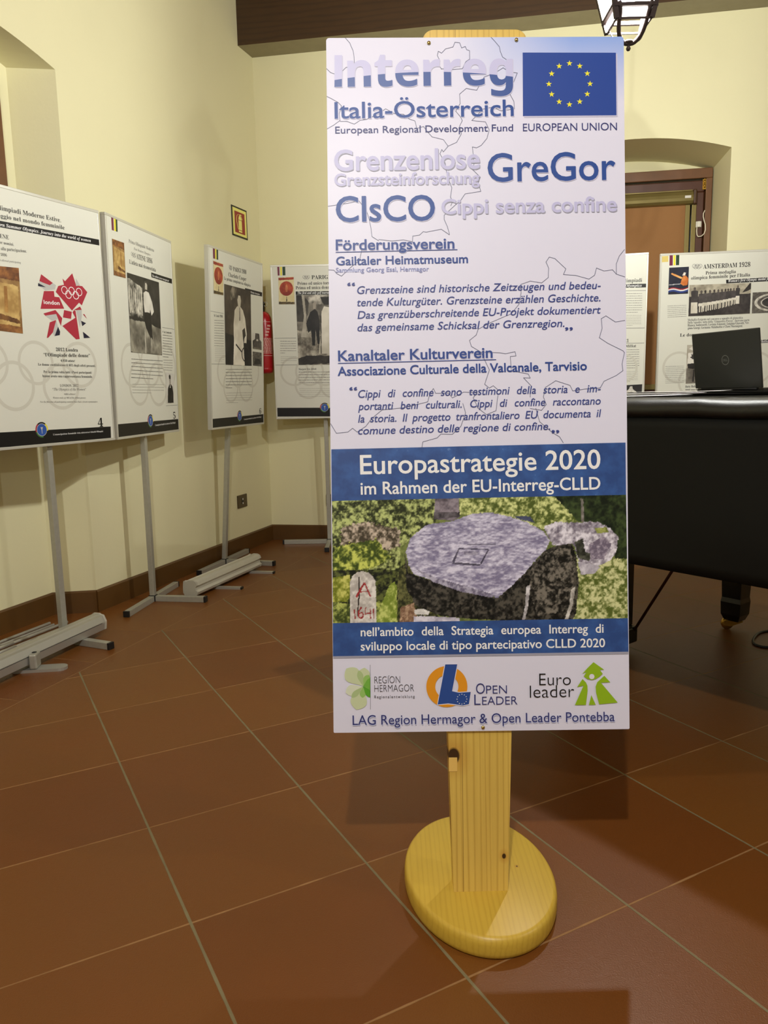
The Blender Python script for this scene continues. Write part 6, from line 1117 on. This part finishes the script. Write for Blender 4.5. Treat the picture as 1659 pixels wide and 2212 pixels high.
# the leatherette cover: padded top with a rolled edge and a hanging skirt
pc = thing('piano_cover', 'black leatherette cover with rolled edge draped over the grand piano', 'cover', PO, pa)
LEATH = mat('black_leatherette', (20, 20, 18), 0.42, spec=0.5, bump=0.12, bscale=260)
CLOTH = mat('black_cover_cloth', (8, 9, 7), 0.6, spec=0.25)
prof = [(-.10, 1.0215), (-.05, 1.021), (-.028, 1.019), (-.012, 1.014), (.0, 1.004), (.006, .994), (.006, .984), (.001, .976), (-.007, .971)]
mb = MB(); rings = []
def wr(x, y, k): return vn1(x * 9 + 3, y * 7 + k) - .5
def vn1(x, y): return float(vnoise(np.array([x]), np.array([y]), 5)[0])
for j, (o, z) in enumerate(prof):
    R = outline(o); rr_ = []
    for i, (x, y) in enumerate(R):
        am = (0, .001, .003, .006, .006, .005, .004, .003, .003)[j]; w_ = wr(x, y, 0) * am * 1.6
        pinch = sum(math.exp(-((x - px_) / .014) ** 2) for px_ in (.945, 1.035, 1.115)) * (.006 if y < .1 else 0) * (1 if 2 < j < 8 else .3)
        rr_.append((x, y - w_ * .4 - pinch * .5, z + w_ + pinch * .4))
    rings.append(rr_)
N = len(rings[0]); vv = [p for r_ in rings for p in r_]; ff = [(j * N + i, (j + 1) * N + i, (j + 1) * N + (i + 1) % N, j * N + (i + 1) % N) for j in range(len(rings) - 1) for i in range(N)]
ff = [f[::-1] for f in ff]; ff.append(tuple(range(N)))
mb.add(vv, ff, True); mb.build('padded_top', LEATH, pc)
mb = MB(); rings = []
for j in range(15):
    q = j / 14; z = .972 - (.972 - .555) * q; R = outline(-.012 + .016 * q); rr_ = []
    for i, (x, y) in enumerate(R):
        w_ = (vn1(x * 2.3 + y * 2 + 7, q * 1.6 + 2) - .5) * .03 * q
        rr_.append((x, y + w_ if y < .7 else y - w_, z + (vn1(x * 3 + 20, y * 3) - .5) * .006 * q))
    rings.append(rr_)
vv = [p for r_ in rings for p in r_]; ff = [(j * N + i, j * N + (i + 1) % N, (j + 1) * N + (i + 1) % N, (j + 1) * N + i)[::-1] for j in range(14) for i in range(N)]
mb.add(vv, ff, True); sk = mb.build('skirt', CLOTH, pc); sm = sk.modifiers.new('cloth', 'SOLIDIFY'); sm.thickness = .003; sm.offset = 1
TOPZ = 1.0222
# laptop, sheets of paper
lp = thing('laptop', 'black laptop seen from behind its open lid on the covered piano', 'laptop', (1.2162, 3.0298, TOPZ), -1.2222)
LID = mat('laptop_lid', (40, 41, 38), 0.45, spec=0.4); LW_, LH_ = .325, .225
LM = Matrix.Translation((0, 0, .018)) @ Matrix.Rotation(PI / 2 + .1452, 4, 'X')
mb = MB(); mb.box(0, LW_, 0.0, LH_ - .018 + .0, -.0035, .0035, LM, .003); lid = mb.build('lid', LID, lp)
LOGO = mat('logo_silver', (128, 130, 124), 0.35, 0.5)
mb = MB(); Mz = LM @ Matrix.Translation((LW_ / 2, .103, .0037))
for k in range(32):
    a0, a1 = 2 * PI * k / 32, 2 * PI * (k + 1) / 32; mb.flat([(.0178 * math.cos(a0), .0178 * math.sin(a0)), (.0178 * math.cos(a1), .0178 * math.sin(a1)), (.0155 * math.cos(a1), .0155 * math.sin(a1)), (.0155 * math.cos(a0), .0155 * math.sin(a0))], 0, Mz)
cg, fg = text_geo('DELL', 'R20', -.0118, -.0042, .0118, -.0042, .0085, 0, 2)
mb.add([Mz @ Vector((p[0], p[1], 0)) for p in cg], fg); mb.build('lid_logo', LOGO, lid)
mb = MB(); mb.box(.0, LW_, .004, .228, .0005, .0175, None, .004); bs = mb.build('keyboard_base', BLK, lp)
mb = MB(); mb.tube([(.03, .004, .016), (LW_ - .03, .004, .016)], .0065, 10); mb.build('hinge', BLK, lp)
PAP = mat('white_paper', (226, 224, 222), 0.6, spec=0.2)
for k, (x, y, rz, lab) in enumerate(((.84, 2.60, .3, 'leftmost white paper sheet on the piano cover, beside the board'), (.955, 2.73, -.2, 'middle white paper sheet of three on the piano cover'), (1.075, 2.80, -.62, 'white paper sheet on the piano cover nearest the laptop'))):
    mb = MB(); V_ = []; F_ = []
    for i in range(7):
        for j in range(6):
            u, v = i / 6 - .5, j / 5 - .5; V_.append((u * .297, v * .21, .0006 + .0045 * k + .002 * (u * 2) ** 2 * (1 if u > 0 else .2) * (.6 + .8 * (v + .5))))
    F_ = [(i * 6 + j, (i + 1) * 6 + j, (i + 1) * 6 + j + 1, i * 6 + j + 1) for i in range(6) for j in range(5)]
    mb.add(V_, F_, True); o = mb.build('paper_sheet', PAP); o.location = (x, y, TOPZ + .0003); o.rotation_euler = (0, 0, rz); tag(o, lab, 'paper', 'papers on the piano')
# loop of black cable on the tiles
mb = MB(); pts = []
for x, y in [(2.2, 3.42), (1.9, 3.30), (1.72, 3.225), (1.6385, 3.1984), (1.587, 3.172), (1.53, 3.10), (1.503, 3.042), (1.5084, 3.006), (1.5375, 2.99), (1.6, 2.99), (1.75, 3.02), (2.0, 3.06), (2.3, 3.05)]: pts.append((x - 1.53, y - 3.1, .005))
def smooth(P, k=4):
    out = []
    for i in range(len(P) - 1):
        p0, p1, p2, p3 = P[max(i - 1, 0)], P[i], P[i + 1], P[min(i + 2, len(P) - 1)]
        for j in range(k):
            t = j / k; out.append(tuple(.5 * (2 * p1[c] + (p2[c] - p0[c]) * t + (2 * p0[c] - 5 * p1[c] + 4 * p2[c] - p3[c]) * t * t + (3 * p1[c] - p0[c] - 3 * p2[c] + p3[c]) * t ** 3) for c in range(3)))
    return out + [P[-1]]
mb.tube(smooth(pts), .005, 8); o = mb.build('floor_cable', mat('cable_black', (22, 20, 20), .45)); o.location = (1.53, 3.1, 0); tag(o, 'loop of black cable on the tiles beside the piano leg', 'cable')
# ------------------------------------------------------------------ hanging lantern, the lamp in view
LC = Vector((.893, 2.95, 0)); ZB = 2.304
ln_ = thing('lantern', 'lit wrought iron lantern hanging at the top right corner', 'lantern', (LC.x, LC.y, 2.23), math.radians(-1))
def LZ(z): return z - 2.23
hb, ht, zt, LD = .060, .112, 2.55, 1.0
mb = MB()
for sx, sy in ((1, 1), (-1, 1), (-1, -1), (1, -1)): mb.tube([(sx * hb, sy * hb * LD, LZ(ZB)), (sx * ht, sy * ht * LD, LZ(zt))], .0115, 4)
def ring(h, z, t=.008):
    for (ax, ay), (bx_, by_) in zip(((1, 1), (-1, 1), (-1, -1), (1, -1)), ((-1, 1), (-1, -1), (1, -1), (1, 1))): mb.tube([(ax * h, ay * h * LD, LZ(z)), (bx_ * h, by_ * h * LD, LZ(z))], t, 4)
ring(hb, ZB, .004); ring(ht, zt, .014); ring(.072, 2.342, .0085)
mb.build('lantern_cage', IRON, ln_)
mb = MB(); mb.lathe([(.165, LZ(zt) + .004), (.15, LZ(zt) + .012), (.08, LZ(zt) + .09), (.05, LZ(zt) + .13), (.02, LZ(zt) + .15), (0, LZ(zt) + .155)], 4, Matrix.Rotation(PI / 4, 4, 'Z')); mb.build('lantern_cap', IRON, ln_)
mb = MB(); gh0, gh1 = hb - .004, ht - .004
for (ax, ay), (bx_, by_) in zip(((1, 1), (-1, 1), (-1, -1), (1, -1)), ((-1, 1), (-1, -1), (1, -1), (1, 1))):
    mb.add([(ax * gh0, ay * gh0 * LD, LZ(ZB)), (bx_ * gh0, by_ * gh0 * LD, LZ(ZB)), (bx_ * gh1, by_ * gh1 * LD, LZ(zt)), (ax * gh1, ay * gh1 * LD, LZ(zt))], [(0, 1, 2, 3)])
gm = bpy.data.materials.new('lantern_glass'); gm.use_nodes = True; nt = gm.node_tree; nt.nodes.clear(); ou = nt.nodes.new('ShaderNodeOutputMaterial'); mxs = nt.nodes.new('ShaderNodeMixShader'); tr = nt.nodes.new('ShaderNodeBsdfTransparent'); gl_ = nt.nodes.new('ShaderNodeBsdfTranslucent')
mxs.inputs[0].default_value = .03; tr.inputs[0].default_value = (.97, .97, .94, 1); gl_.inputs[0].default_value = (.95, .95, .92, 1); nt.links.new(tr.outputs[0], mxs.inputs[1]); nt.links.new(gl_.outputs[0], mxs.inputs[2]); nt.links.new(mxs.outputs[0], ou.inputs[0])
mb.build('glass_panes', gm, ln_)
for an, yo, th in ((0, -.072, .0078), (0, .055, .0022)):
    mb = MB(); hp = []
    for x, z in [(-.055, 2.352), (-.0515, 2.342), (-.0475, 2.32), (-.046, 2.295), (-.038, 2.268), (-.02, 2.25), (0, 2.246), (.02, 2.25), (.038, 2.268), (.046, 2.295), (.0475, 2.32), (.0515, 2.342), (.055, 2.352)]: hp.append((x * (1.0 if yo < 0 else 1.25), yo * min(1, (z - 2.246) / .09), LZ(z)))
    mb.tube(smooth(hp, 3), th, 8); mb.build('scroll_arm', IRON, ln_)
mb = MB(); mb.lathe([(0, 0), (.005, .001), (.0078, .006), (.0078, .010), (.0045, .016), (.0042, .02), (.009, .022), (.016, .026), (.015, .033), (.006, .036), (0, .036)], 20, Matrix.Translation((0, 0, -.008))); mb.build('finial', IRON, ln_)
mb = MB(); mb.tube([(0, 0, LZ(zt) + .15), (0, 0, CEIL - 2.23)], .006, 8); mb.build('hanging_rod', IRON, ln_)
mb = MB(); mb.tube([(-.01, 0, LZ(2.455)), (-.01, 0, LZ(2.60))], .015, 12); mb.build('lamp_holder', IRON, ln_)
em = bpy.data.materials.new('glowing_bulb'); em.use_nodes = True; b = em.node_tree.nodes['Principled BSDF']; b.inputs['Emission Color'].default_value = (*WARM, 1)
Rb = .03; b.inputs['Emission Strength'].default_value = BULB / (PI * 4 * PI * Rb * Rb); b.inputs['Base Color'].default_value = (.8, .8, .8, 1)
mb = MB(); mb.lathe([(0, -.045), (.014, -.042), (.025, -.03), (.03, -.012), (.028, .006), (.018, .03), (.013, .045)], 20, Matrix.Translation((-.01, 0, LZ(2.41)))); mb.build('bulb', em, ln_)
bpy.data.objects.remove(TO)
